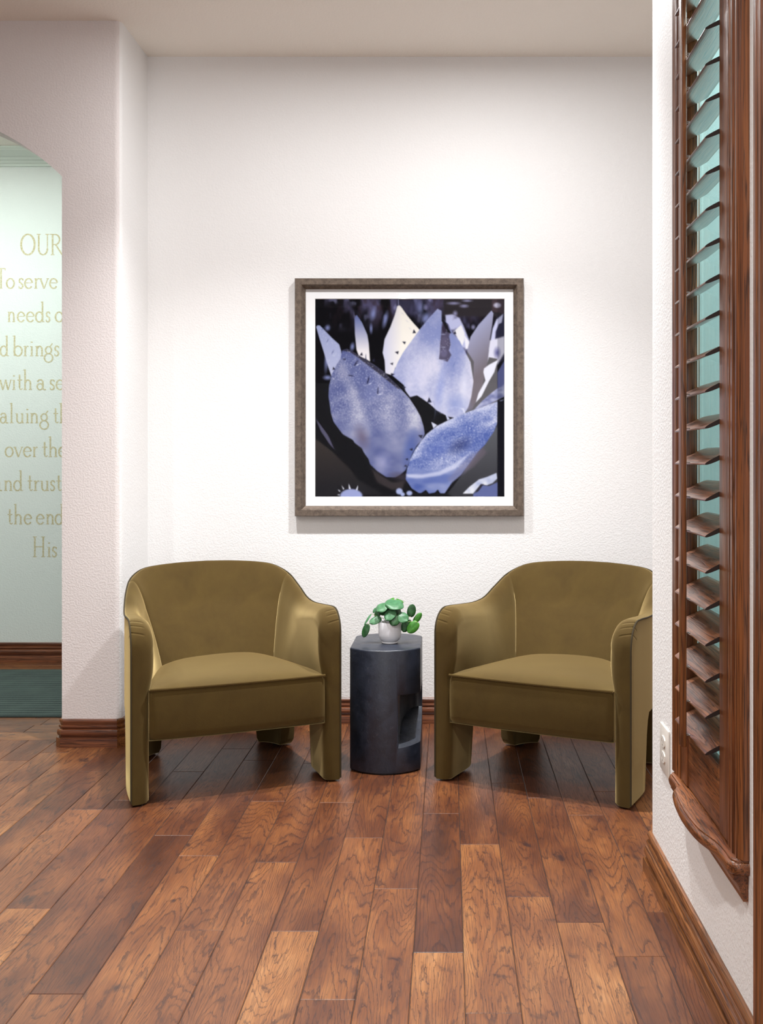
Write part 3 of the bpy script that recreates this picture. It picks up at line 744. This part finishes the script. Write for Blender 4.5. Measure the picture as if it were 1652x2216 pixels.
    poly([(372, 560), (420, 560), (500, 630), (600, 730), (620, 850), (540, 880), (450, 790), (400, 690), (378, 620)], grad((66, 74, 124), (118, 126, 172), nz(80, 120, 2, 15)), 45, .75)
    for cx, cy, rx, ry, rot in ((540, 745, 6, 34, 15), (605, 815, 5, 34, 5), (460, 630, 7, 30, 35), (425, 712, 24, 4, 10), (382, 603, 12, 7, 0)): blob(cx, cy, rx, ry, (34, 34, 60), .9, rot, .5)
    for cx, cy, rx, ry, rot in ((555, 765, 16, 5, -35), (618, 836, 22, 5, -20), (470, 640, 16, 5, -30)): blob(cx, cy, rx, ry, (206, 208, 226), .8, rot, .6)
    poly([(368, 548), (400, 533), (452, 560), (640, 682), (760, 802), (740, 800), (600, 690), (470, 590), (420, 555)], (34, 30, 40), 5, .75)
    lay((de > 5) * (sp > .955) * np.clip((1080 - y) / 150, 0, 1) * .75, (226, 228, 240))
    blob(500, 1120, 60, 110, (96, 86, 110), .75, -20, .9); blob(820, 1200, 60, 170, (72, 90, 156), .7, 10, .8); blob(640, 1290, 70, 90, (186, 186, 220), .5); blob(760, 1385, 100, 40, (70, 60, 70), .6, 10, .8)
    # lower right leaf
    Fp = [(1449, 868), (1400, 884), (1300, 920), (1200, 955), (1090, 1000), (1000, 1045), (930, 1100), (890, 1150), (850, 1210), (820, 1270), (800, 1330), (790, 1400), (830, 1460), (880, 1492), (895, 1490), (925, 1470), (945, 1495), (985, 1488), (1005, 1468), (1020, 1493), (1050, 1493), (1100, 1420), (1160, 1370), (1210, 1300), (1270, 1220), (1320, 1170), (1380, 1080), (1400, 1030), (1402, 900)]
    poly([(1402, 1040), (1320, 1170), (1250, 1250), (1180, 1350), (1070, 1495), (1110, 1517), (1402, 1517)], grad((84, 86, 92), (50, 50, 56), (y - 1100) / 380), 5)
    poly([(1300, 1170), (1330, 1225), (1240, 1320), (1180, 1360), (1200, 1260)], (96, 88, 100), 18, .8)
    edge = np.exp(-np.abs((y - (1290 - (x - 820) * .88 + (x - 820) ** 2 * .00045)) / 60)); 
    t = .30 + (nz(120, 70, 3, 20) - .5) * .9 + (sp - .5) * .75 * (y < 1330)
    df = inside(Fp); topd = np.clip(1 - df / 70, 0, 1) * (y < 1290 - (x - 800) * .45)
    poly(Fp, grad((74, 92, 160), (200, 204, 226), t + .55 * topd), 3)
    blob(1150, 1175, 110, 60, (36, 44, 92), .6, -30, .9); blob(1000, 1200, 120, 60, (78, 96, 168), .55, -30, .9)
    lay((df > 5) * (sp > .965) * (y < 1340) * .8, (224, 228, 244))
    poly([(792, 1365), (900, 1368), (1020, 1345), (1120, 1295), (1230, 1215), (1120, 1330), (1020, 1375), (900, 1392), (800, 1392)], (202, 206, 230), 14, .75)
    poly([(800, 1385), (860, 1400), (960, 1400), (1160, 1350), (1110, 1400), (1050, 1425), (840, 1425)], (92, 108, 172), 14, .6)
    poly([(1180, 1360), (1100, 1420), (1070, 1400), (1230, 1230), (1290, 1210)], (120, 118, 146), 20, .5)
    # reflection in the glass, painted into the print: dark band down right edge
    lay(np.clip((x - 1400) / 3, 0, 1) * np.where((y > 880), 1.0, .25), (13, 13, 22))
    # lower left: faint leaves, cactus, rocks
    poly([(187, 1128), (300, 1215), (420, 1330), (470, 1400), (640, 1500), (187, 1517)], grad((56, 49, 45), (30, 28, 32), (y - 1130) / 330), 8, .95)
    poly([(190, 995), (232, 1050), (275, 1110), (318, 1205), (285, 1170), (225, 1080)], (88, 86, 112), 6, .9)
    poly([(560, 1330), (700, 1420), (790, 1410), (770, 1460), (700, 1470), (600, 1420)], (60, 52, 54), 16, .8)
    blob(428, 1512, 82, 52, (150, 160, 208), 1, 0, .18)
    for a, b, c in (((362, 1438), (374, 1468), (382, 1464)), ((410, 1425), (412, 1465), (426, 1465)), ((474, 1435), (458, 1470), (470, 1474)), ((336, 1465), (350, 1484), (356, 1478)), ((330, 1502), (350, 1500), (350, 1508))): poly([a, b, c], (214, 218, 232), 2)
    for cx, cy, rx, ry in ((748, 1480, 28, 26), (770, 1500, 18, 16), (815, 1492, 24, 20)): blob(cx, cy, rx, ry, (160, 172, 214), 1, 0, .4)
    poly([(1170, 1495), (1215, 1450), (1280, 1400), (1330, 1385), (1395, 1358), (1400, 1395), (1370, 1425), (1330, 1440), (1290, 1432), (1240, 1495)], grad((120, 134, 190), (224, 228, 238), nz(44, 44, 2, 31) * 1.3), 3)
    poly([(1240, 1500), (1300, 1440), (1345, 1445), (1402, 1420), (1402, 1517), (1240, 1517)], (94, 104, 156), 4)
    poly([(1290, 1432), (1310, 1432), (1275, 1480), (1255, 1490)], (40, 38, 50), 4)
    # thorns
    for cx, cy, dx, dy in ((693, 706, 24, -4), (772, 792, 22, -4), (495, 578, 4, -22), (574, 618, 10, -22), (900, 1118, -26, -10), (836, 1203, -22, -2), (806, 1268, -18, -2), (796, 1310, -18, 4), (848, 430, -4, -26), (788, 496, -20, -10), (742, 560, -24, -4), (706, 634, -20, -2), (312, 672, -4, -20), (1118, 436, 2, -22), (904, 372, 0, -22), (262, 812, -14, -4), (948, 890, -2, -34)):
        nx_, ny_ = -dy * .45, dx * .45
        poly([(cx + nx_, cy + ny_), (cx - nx_, cy - ny_), (cx + dx, cy + dy)], (34, 34, 52), 2)
    poly([(960, 1018), (1000, 1040), (975, 1062)], (196, 200, 220), 2.5); poly([(1055, 965), (1085, 1000), (1068, 1008)], (190, 196, 224), 2.5)
    poly([(1150, 925), (1178, 930), (1188, 962), (1180, 962), (1170, 938)], (206, 210, 230), 2)
    for k in range(60):
        u = k / 59; cx = 1020 + 150 * u; cy = 965 - 45 * math.sin(u * 2.3); blob(cx, cy, 3.5, 3.5, (180, 186, 220), .7)
    for k in range(40):
        u = k / 39; blob(975 + 12 * math.sin(u * 3), 880 + 130 * u, 3, 3, (120, 126, 160), .6)
    # soft overall filter: one box blur
    K = C.copy()
    for a, b in ((0, 1), (1, 0)): K = (K + .5 * np.roll(C, 1, a) + .5 * np.roll(C, -1, a)) if a == 0 else K
    C = (K + np.roll(C, 1, 1) * .4 + np.roll(C, -1, 1) * .4) / (2 + .8)
    C = np.clip(C / 255 * .93, 0, 1); C = np.where(C <= .04045, C / 12.92, ((C + .055) / 1.055) ** 2.4)
    return C
def picture():
    x0, x1, z0, z1 = -.692, .339, .938, 2.009; yf, yw = 4.568, BY - .004
    cx, cz = (x0 + x1) / 2, (z0 + z1) / 2
    t = empty('framed_picture', (cx, BY, z0), 'large square bronze framed blue toned photograph of agave leaves on the back wall', 'picture')
    off = Vector(t.location)
    def pt(mb, name, mat, **kw):
        mb.v = [tuple(Vector(v) - off) for v in mb.v]; return mb.build(name, mat, t, **kw)
    # profile: (inset from outer edge, y)
    prof = [(0, yw), (0, yf + .006), (.003, yf), (.029, yf), (.032, yf + .003), (.034, yf + .006), (.0345, yf + .012), (.044, yf + .022), (.046, yf + .024), (.046, yw)]
    hw, hh = (x1 - x0) / 2, (z1 - z0) / 2
    for nm in range(4):
        mb = MB(); rows = []
        cs = [(-1, -1), (1, -1), (1, 1), (-1, 1)]; a, b = cs[nm], cs[(nm + 1) % 4]
        for (sx, sz) in (a, b): rows.append([(cx + sx * (hw - i), y, cz + sz * (hh - i)) for i, y in prof])
        mb.grid(rows, True)
        # smooth moulding of one rail
        pt(mb, 'frame_rail', M['bronze'], smooth=True, sharp=30)
    ym = yf + .030
    px0, px1, pz0, pz1 = -.605, .255, 1.023, 1.921
    mb = MB(); i_ = .044
    ox = [(x0 + i_, z0 + i_), (x1 - i_, z0 + i_), (x1 - i_, z1 - i_), (x0 + i_, z1 - i_)]; ix = [(px0, pz0), (px1, pz0), (px1, pz1), (px0, pz1)]
    ix2 = [(px0 + .002, pz0 + .002), (px1 - .002, pz0 + .002), (px1 - .002, pz1 - .002), (px0 + .002, pz1 - .002)]
    mb.grid([[(a, ym, b) for a, b in ox], [(a, ym, b) for a, b in ix], [(a, ym + .002, b) for a, b in ix2]], True)
    pt(mb, 'mat_board', M['mat'])
    pt(MB().box(x0 + i_, x1 - i_, ym + .004, yw, z0 + i_, z1 - i_), 'backing', M['mat'])
    C = ink_points(); ny, nx = C.shape[:2]
    X = np.linspace(px0, px1, nx + 1); Z = np.linspace(pz1, pz0, ny + 1)
    V = np.zeros((ny + 1, nx + 1, 3)); V[..., 0] = X[None, :] - off.x; V[..., 1] = ym + .0022 - off.y; V[..., 2] = Z[:, None] - off.z
    idx = np.arange((ny + 1) * (nx + 1)).reshape(ny + 1, nx + 1)
    F = np.stack([idx[:-1, :-1], idx[1:, :-1], idx[1:, 1:], idx[:-1, 1:]], -1).reshape(-1, 4)
    me = bpy.data.meshes.new('print'); me.from_pydata(V.reshape(-1, 3).tolist(), [], F.tolist())
    # vertex colours: average to corners
    Cv = np.zeros((ny + 1, nx + 1, 4)); Cv[..., 3] = 1
    P = np.pad(C, ((1, 1), (1, 1), (0, 0)), 'edge'); Cv[..., :3] = (P[:-1, :-1] + P[1:, :-1] + P[:-1, 1:] + P[1:, 1:]) / 4
    at = me.color_attributes.new('ink', 'FLOAT_COLOR', 'POINT'); at.data.foreach_set('color', Cv.astype(np.float32).ravel())
    tt = NT('printed photograph'); a = tt.n('Attribute', attribute_name='ink'); tt.set(Base_Color=a.outputs['Color'], Roughness=.9); tt.b.inputs['Specular IOR Level'].default_value = .05
    link('print', me, tt.m, t)
    pt(MB().box(x0 + i_, x1 - i_, ym - .004, ym - .002, z0 + i_, z1 - i_), 'glazing', M['glazing'])
picture()

# ------------------------------------------------------------------ side table
def side_table():
    cx, cy = -.243, 4.035; hw, hs, bulge = .136, .130, .068
    t = empty('side_table', (cx, cy, 0), 'black cast stone drum side table with a square niche, between the two armchairs', 'side table')
    Rr = (hw * hw + bulge * bulge) / (2 * bulge)
    ang = math.degrees(math.asin(hw / Rr))
    def outline(n=20):
        f = [(Rr * math.sin(R(a)), -hs - bulge + Rr - Rr * math.cos(R(a))) for a in np.linspace(-ang, ang, n)]
        b = [(Rr * math.sin(R(a)), hs + bulge - Rr + Rr * math.cos(R(a))) for a in np.linspace(ang, -ang, n)]
        return f + b
    H = .471
    body = MB().prism(outline(), .004, H).build('body', M['stone'], t)
    bm = bmesh.new(); bm.from_mesh(body.data)
    es = [e for e in bm.edges if e.calc_face_angle(0) > R(30)]
    bmesh.ops.bevel(bm, geom=es, offset=.006, segments=3, affect='EDGES', profile=.5); bm.to_mesh(body.data); bm.free()
    # scooped niche: cutter with a curved inner wall, lifting towards the back
    c = MB(); rows = []
    zs0, zs1 = .080, .300
    prof = []
    P = [(.052, -.30), (.30, -.30), (.30, .10), (.118, .10)]
    pl = P + [(.118 - .066 * math.sin(R(a)) , .10 - .14 * (1 - math.cos(R(a)))) for a in range(9, 90, 9)] + [(.052, -.05)]
    vs = []; n = len(pl)
    c.add([(x, y, zs0 + max(0, y + .16) * .42) for x, y in pl] + [(x, y, zs1) for x, y in pl], [tuple(range(n))[::-1], tuple(range(n, 2 * n))] + [(i, (i + 1) % n, n + (i + 1) % n, n + i) for i in range(n)])
    cut = c.build('cutter', None); bm = bmesh.new(); bm.from_mesh(cut.data); bmesh.ops.triangulate(bm, faces=bm.faces); bm.to_mesh(cut.data); bm.free()
    cut.location = (cx, cy, 0)
    md = body.modifiers.new('cut', 'BOOLEAN'); md.object = cut; md.operation = 'DIFFERENCE'; md.solver = 'EXACT'
    bv = body.modifiers.new('soft', 'BEVEL'); bv.width = .0035; bv.segments = 2; bv.limit_method = 'ANGLE'; bv.angle_limit = R(40)
    bpy.context.view_layer.update()
    dg = bpy.context.evaluated_depsgraph_get(); me = bpy.data.meshes.new_from_object(body.evaluated_get(dg))
    body.modifiers.clear(); body.data = me
    me.polygons.foreach_set('use_smooth', [True] * len(me.polygons)); me.set_sharp_from_angle(angle=R(35))
    if not me.materials: me.materials.append(M['stone'])
    bpy.data.objects.remove(cut)
    MB().prism([(x * .94, y * .94) for x, y in outline()], 0, .006).build('base_pad', M['glide'], t)
side_table()

# ------------------------------------------------------------------ potted plant
def plant():
    c = Vector((-.231, 4.005, .471))
    t = empty('potted_plant', c, 'small potted plant with round green leaves on the black side table', 'plant')
    prof = [(0, .0), (.029, .0), (.0318, .0015), (.0318, .0045), (.0305, .0065), (.033, .009), (.039, .015), (.0430, .023), (.0450, .033), (.0453, .050), (.0453, .082), (.0445, .0838), (.0425, .083), (.0422, .070), (.0, .070)]
    MB().lathe(prof, (0, 0, 0), 56).build('pot', M['ceramic'], t, True, 45)
    MB().lathe([(0, .073), (.02, .0745), (.0415, .072), (.0415, .068)], (0, 0, 0), 32).build('soil', M['soil'], t, True)
    sc = 9.718
    def W(zx, zy, dy=0):   # zoom coordinates of the photograph, at depth c.y+dy
        Y = c.y + dy; s = 2200 / Y
        return Vector(((760 + zx / sc - 971) / s, Y, CAMH - (1280 + zy / sc - 996) / s)) - c
    # base point, tip point, width px, depth of base/tip, sideways lean of normal, material, cup
    Ls = [((1075, 215), (720, 265), 250, .000, -.030, (0, -.45, 1), 0), ((725, 240), (545, 420), 215, -.012, -.035, (-.2, -.5, 1), 0),
          ((960, 160), (1110, 215), 90, .020, .030, (0, -.3, 1), 2), ((900, 150), (760, 210), 90, .02, .025, (0, -.4, 1), 2),
          ((780, 340), (600, 470), 180, -.005, -.020, (-.2, -.8, .8), 1), ((890, 380), (730, 600), 215, -.030, -.052, (-.1, -.7, .8), 0),
          ((930, 350), (1060, 440), 130, .0, .004, (.2, -.6, .8), 1), ((960, 490), (865, 718), 235, -.040, -.056, (.05, -.85, .5), 1),
          ((625, 550), (385, 660), 150, -.015, -.025, (-.1, -.9, .6), 0), ((415, 470), (268, 700), 44, -.01, -.02, (-.8, -.5, .2), 0),
          ((350, 690), (255, 968), 150, -.025, -.03, (-.2, -1, .15), 1), ((1010, 470), (1195, 625), 210, -.035, -.045, (.1, -.8, .7), 0),
          ((1250, 530), (1300, 265), 185, -.005, .0, (.1, -1, .2), 1), ((1330, 650), (1482, 450), 130, .004, .01, (.2, -1, .2), 2),
          ((1215, 590), (1095, 858), 205, -.005, -.01, (.1, -1, .1), 1), ((1400, 650), (1195, 870), 215, -.02, -.026, (.1, -1, .2), 2),
          ((520, 350), (460, 450), 60, .01, .01, (-.4, -.8, .4), 0), ((590, 420), (500, 540), 130, .0, .0, (-.3, -.8, .5), 1),
          ((1000, 500), (1080, 640), 130, -.02, -.02, (.2, -.9, .4), 1), ((700, 380), (1000, 470), 150, .005, .01, (0, -.8, .6), 1)]
    for i, (b, tp, wd, d0, d1, nr, mi) in enumerate(Ls):
        B = W(*b, d0); T_ = W(*tp, d1); ax = T_ - B; L = ax.length; ax.normalize()
        n = Vector(nr); n = (n - ax * n.dot(ax)).normalized(); side = ax.cross(n).normalized(); w = wd / sc / 549 / max(.42, math.sqrt(max(0, 1 - side.y ** 2)))
        mb = MB(); rows = []
        N = 16; Mx = 8
        for a in range(N + 1):
            u = a / N
            # rounded heart: wide near the base, short pointed tip
            q = u ** .86; hwid = .5 * w * max(0, 1 - abs(2 * q - 1) ** 2.2) ** .5 * (1 - .18 * u ** 8)
            if a == 0: hwid = .10 * w
            if a == N: hwid = .0002
            row = []
            for k in range(-Mx, Mx + 1):
                v = k / Mx
                back = -.05 * L * (abs(v) ** 1.2) * max(0, 1 - u * 4)
                lift = -.14 * w * v * v + .05 * w * abs(v) - .10 * L * (u - .5) ** 2 + .012 * w * math.sin(9 * u + 3 * v + i)
                row.append(B + ax * (u * L + back) + side * (v * hwid) + n * lift)
            rows.append(row)
        mb.grid(rows)
        lf = mb.build('leaf', M['leaf%d' % mi], t, True, 60)
        md = lf.modifiers.new('thick', 'SOLIDIFY'); md.thickness = .0006
    stems = [((840, 660), (1075, 215), 0, 0), ((820, 660), (725, 240), 0, -.012), ((850, 660), (890, 380), 0, -.03), ((900, 660), (960, 490), 0, -.04), ((760, 660), (625, 550), 0, -.015),
             ((720, 650), (415, 470), 0, -.01), ((700, 660), (350, 690), 0, -.025), ((930, 660), (1010, 470), 0, -.035), ((960, 660), (1250, 530), 0, -.005), ((980, 660), (1330, 650), 0, .004), ((980, 670), (1215, 590), 0, -.005), ((985, 670), (1400, 650), 0, -.02)]
    for a, b, d0, d1 in stems:
        A = W(*a, d0); B = W(*b, d1); mid = (A + B) / 2 + Vector((0, 0, .012)); A.z = .070
        pts = [A * (1 - u) ** 2 + mid * 2 * u * (1 - u) + B * u * u for u in [k / 8 for k in range(9)]]
        MB().tube(pts, .0009, 6).build('stem', M['stem'], t, True)
plant()

# ------------------------------------------------------------------ armchairs
def herm(tab):
    us = [r[0] for r in tab]; vs = [np.array(r[1:], float) for r in tab]; n = len(us)
    tg = []
    for i in range(n):
        a, b = max(i - 1, 0), min(i + 1, n - 1); tg.append((vs[b] - vs[a]) / (us[b] - us[a]))
    def f(u):
        u = min(max(u, us[0]), us[-1]); i = 0
        while i < n - 2 and u > us[i + 1]: i += 1
        h = us[i + 1] - us[i]; t = (u - us[i]) / h
        return (2 * t ** 3 - 3 * t * t + 1) * vs[i] + (t ** 3 - 2 * t * t + t) * h * tg[i] + (-2 * t ** 3 + 3 * t * t) * vs[i + 1] + (t ** 3 - t * t) * h * tg[i + 1]
    return f
OUT = herm([(0, .3725, 0), (.3, .3735, .12), (.6, .368, .27), (.85, .350, .45), (1.0, .324, .562), (1.15, .284, .628), (1.3, .236, .664), (1.6, .12, .692), (2.0, 0, .70)])
INB = herm([(0, .3120, 0), (.3, .300, .10), (.6, .268, .23), (.85, .235, .34), (1.0, .214, .40)])
INB2 = herm([(1.0, .214, .40), (1.3, .145, .412), (1.6, .08, .42), (2.0, 0, .424)])
INT = herm([(0, .2960, 0), (.3, .292, .12), (.6, .286, .26), (.85, .283, .42), (1.0, .270, .535)])
INT2 = herm([(1.0, .270, .535), (1.15, .238, .57), (1.3, .195, .595), (1.6, .10, .622), (2.0, 0, .63)])
HT = herm([(0, .640), (.3, .638), (.55, .630), (.70, .628), (.80, .640), (.90, .676), (1.0, .716), (1.15, .746), (1.3, .759), (1.6, .768), (2.0, .771)])
def inb(u): return INB(u) if u <= 1 else INB2(u)
def intp(u): return INT(u) if u <= 1 else INT2(u)
RF = .088
def height(u):
    b = OUT(u)[1]; h = float(HT(u)[0])
    if b < RF and u < .5: h -= RF - math.sqrt(max(0, RF * RF - (RF - b) ** 2))
    return h
def leg_in(u, w=.062):
    p = OUT(u); q = OUT(min(u + .01, 2)) - OUT(max(u - .01, 0)); n = np.array([-abs(q[1]), -abs(q[0])]) if u > .01 else np.array([-1, 0])
    n = n / np.linalg.norm(n); return p + n * w
ZC = .28
def section(u, m, zlo):
    """closed cross-section of the upholstered shell at u, m = +1/-1 side"""
    O = OUT(u); H = height(u); T_ = intp(u); Bt = inb(u); b = O[1]
    ff = 1.0
    if b < .03 and u < .5: ff = .40 + .60 * math.sqrt(max(0, 1 - (1 - b / .03) ** 2))
    seam = .0
    if abs(u - 1) < .02: seam = .0018 * (1 - abs(u - 1) / .02)
    H -= seam * .8
    rv = .075 if u < 1 else .075 + .03 * min(1, (u - 1) * 2)
    rv = min(rv, H - .43)
    pts = []
    for k in range(12):
        z = zlo + (H - .012 - zlo) * k / 11; pts.append((O[0], O[1], z))
    zT = H - rv
    def off(z):
        v = (T_ + (Bt - T_) * ((zT - z) / (zT - .385)) - O) * ff; L = np.linalg.norm(v)
        return max(L - seam, .016), v / L
    for k in range(1, 5):
        a = math.pi / 2 * k / 4; o = .010 * (1 - math.cos(a)); D = off(zT)[1]; pts.append((O[0] + D[0] * o, O[1] + D[1] * o, H - .012 + .010 * math.sin(a)))
    span = rv if u < .8 else rv + .05 * min(1, (u - .8) / .3)
    z1 = H - span
    S0 = (.010, H - .002); S3 = (off(z1)[0], z1); ctl = (off(H)[0], H + .004)
    S1 = (S0[0] + (ctl[0] - S0[0]) * .62, S0[1] + (ctl[1] - S0[1]) * .9 + .002); S2 = (S3[0] + (ctl[0] - S3[0]) * .62, S3[1] + (ctl[1] - S3[1]) * .62)
    for k in range(1, 15):
        q = k / 14; p = [(1 - q) ** 3 * S0[i] + 3 * (1 - q) ** 2 * q * S1[i] + 3 * (1 - q) * q * q * S2[i] + q ** 3 * S3[i] for i in (0, 1)]
        D = off(zT + (z1 - zT) * q)[1]
        pts.append((O[0] + D[0] * p[0], O[1] + D[1] * p[0], p[1]))
    L_ = leg_in(u)
    for k in range(1, 13):
        t = k / 12; z = z1 + (.385 - z1) * t
        L, D = off(z); I = O + D * (L + .006 * math.sin(math.pi * t))
        pts.append((I[0], I[1], z))
    zl = [.34, .30, zlo] if zlo < .3 else [.34, .31, zlo]
    for k, z in enumerate(zl):
        I = O + (L_ - O) * ff; pts.append((I[0], I[1], z))
    return [(m * x, y, z) for x, y, z in pts]
def us_arm():
    s = [0]; 
    for b in list(np.linspace(.0005, .09, 26)): s.append(b / .12 * .3)
    s += list(np.linspace(.25, .98, 40)) + [.99, 1.0]; return sorted(set(s))
def shell(us, m, zlo, name, mat, parent):
    mb = MB(); rows = [section(u, m, zlo) for u in us]; mb.grid(rows, True); n = len(rows[0])
    mb.f.append(tuple(range(n))); mb.f.append(tuple(range((len(rows) - 1) * n, len(rows) * n))[::-1])
    return mb.build(name, mat, parent, True, 55)
def leg(us, zt, zbs, m, parent, name='leg'):
    mb = MB(); rows = []
    for u, zb in zip(us, zbs):
        O = OUT(u); I = leg_in(u); b = O[1]; ff = 1
        if b < .03 and u < .5: ff = .40 + .60 * math.sqrt(max(0, 1 - (1 - b / .03) ** 2))
        I = O + (I - O) * ff; c = .006
        e = (I - O) / np.linalg.norm(I - O)
        r = [(O, zt), (O, (zt + zb) / 2), (O, zb + c), (O + e * c, zb), (I - e * c, zb), (I, zb + c), (I, (zt + zb) / 2), (I, zt)]
        rows.append([(m * p[0], p[1], z) for p, z in r])
    mb.grid(rows, True); n = 8
    mb.f.append(tuple(range(n))); mb.f.append(tuple(range((len(rows) - 1) * n, len(rows) * n))[::-1])
    return mb.build(name, M['velvet'], parent, True, 50)
def make_chair(label, loc, rz):
    t = empty('armchair', loc, label, 'armchair', 'olive velvet armchairs', rz)
    for m in (1, -1):
        shell(us_arm(), m, ZC, 'armrest', M['velvet_arm'], t)
        # front leg
        bs = [0, .001, .003, .006, .010, .016, .022, .03, .06, .10, .15, .180, .188, .196, .205, .216, .232, .25]
        zb = [.007] * 11 + [.009, .015, .06, .13, .20, .25, .274]
        leg([b / .12 * .3 if b < .12 else .3 + (b - .12) / .15 * .3 for b in bs], ZC, zb, m, t)
        # rear leg, wrapping the back corner
        us = [.90, .915, .93, .945, .955, .965, .98, 1.0, 1.05, 1.1, 1.15, 1.2, 1.25, 1.3, 1.34, 1.36, 1.38, 1.40]
        zb = [.27, .24, .18, .10, .03, .014] + [.007] * 9 + [.02, .10, .19]
        leg(us, .285, zb, m, t)
        for (u, dw) in ((.20, 0), (1.1, 0)):
            p = (OUT(u) + leg_in(u)) / 2
            MB().lathe([(0, 0), (.017, 0), (.018, .004), (.018, .0080), (0, .0080)], (m * p[0], p[1], 0), 20).build('glide', M['glide'], t, True)
    # backrest across both halves
    ub = [1.0, 1.01] + list(np.linspace(1.02, 2.0, 40)); rows = [section(u, 1, .22) for u in ub] + [section(u, -1, .22) for u in ub[::-1][1:]]
    mb = MB().grid(rows, True); n = len(rows[0]); mb.f.append(tuple(range(n))); mb.f.append(tuple(range((len(rows) - 1) * n, len(rows) * n))[::-1])
    mb.build('backrest', M['velvet'], t, True, 55)
    # seat with deep front apron
    mb = MB(); nx, ny = 44, 30; yb = .435
    HW = herm([(0, .3135), (.02, .3125), (.10, .309), (.23, .283), (.34, .252), (.40, .232), (.44, .21)])
    def hw(b): return float(HW(max(0, b))[0])
    def front(x): return -.004 - .010 * (1 - (x / .3135) ** 2)
    def zt(s, b, r): return .398 + .023 * (1 - abs(s) ** 5) * (1 - math.exp(-b / .045)) + .004 * math.sin(3 * s + 1) * min(1, b / .2)
    rows = []
    for j in range(ny + 1):
        b = yb * (j / ny) ** 1.4; row = []
        for i in range(nx + 1):
            s = -1 + 2 * i / nx; w = hw(b); x = s * w; y = b + front(x) * (1 - b / yb)
            if j == 0: y += .003
            z = zt(s, b, 0) if j else .397
            row.append((x, y, z))
        rows.append(row)
    top = rows
    fr = []
    for k in range(13):
        u = k / 12; z = .397 - (.397 - .222) * u; o = 0
        bl = .007 * math.sin(math.pi * u) ** .6
        rnd_ = max(0, (u - .9) / .1) ** 2 * .010
        zz = z
        fr.append([(-(.3135 - .0) + .627 * i / nx, front(-.3135 + .627 * i / nx) - bl + rnd_ + (.014 * max(0, abs(-1 + 2 * i / nx) - .95) / .05) ** 1.0 * .8, zz) for i in range(nx + 1)])
    mb.grid(top); mb.grid(fr)
    # sides, back, bottom
    for s in (0, nx):
        mb.grid([[r[s] for r in top], [(r[s][0], r[s][1], .222) for r in top]])
    mb.grid([top[-1], [(p[0], p[1], .222) for p in top[-1]]])
    mb.grid([[(p[0], p[1] , .222) for p in r] for r in top[::6] + [top[-1]]])
    seat = mb.build('seat', M['velvet'], t, True, 50)
    MB().tube([(-.312 + .624 * i / 40, front(-.312 + .624 * i / 40) - .003, .399) for i in range(41)], .0042, 8).build('piping', M['velvet'], seat, True)
    # outer welt
    pts = []
    for m in (1, -1):
        seg = []
        for u in us_arm() + list(np.linspace(1.03, 2.0, 30)):
            O = OUT(u); q = OUT(min(u + .01, 2)) - OUT(max(u - .01, 0)); nn_ = np.array([abs(q[1]), abs(q[0])]); nn_ = nn_ / np.linalg.norm(nn_)
            if u < .01: nn_ = np.array([.8, -.6])
            seg.append((m * (O[0] + nn_[0] * .001), O[1] + nn_[1] * .001, height(u) - .005))
        h0 = seg[0][2]
        seg = [(m * .3730, -.0012, z) for z in np.linspace(.014, h0 - .002, 16)] + seg
        pts.append(seg)
    MB().tube(pts[0] + pts[1][::-1][1:], .0030, 6).build('welt', M['velvet_pipe'], t, True)
    return t
make_chair('olive green velvet armchair left of the black side table, beside the arched opening', (-.7435, 3.624, 0), R(23.1))
make_chair('olive green velvet armchair right of the black side table, partly behind the shutter wall', (.285, 3.616, 0), R(-26.2))
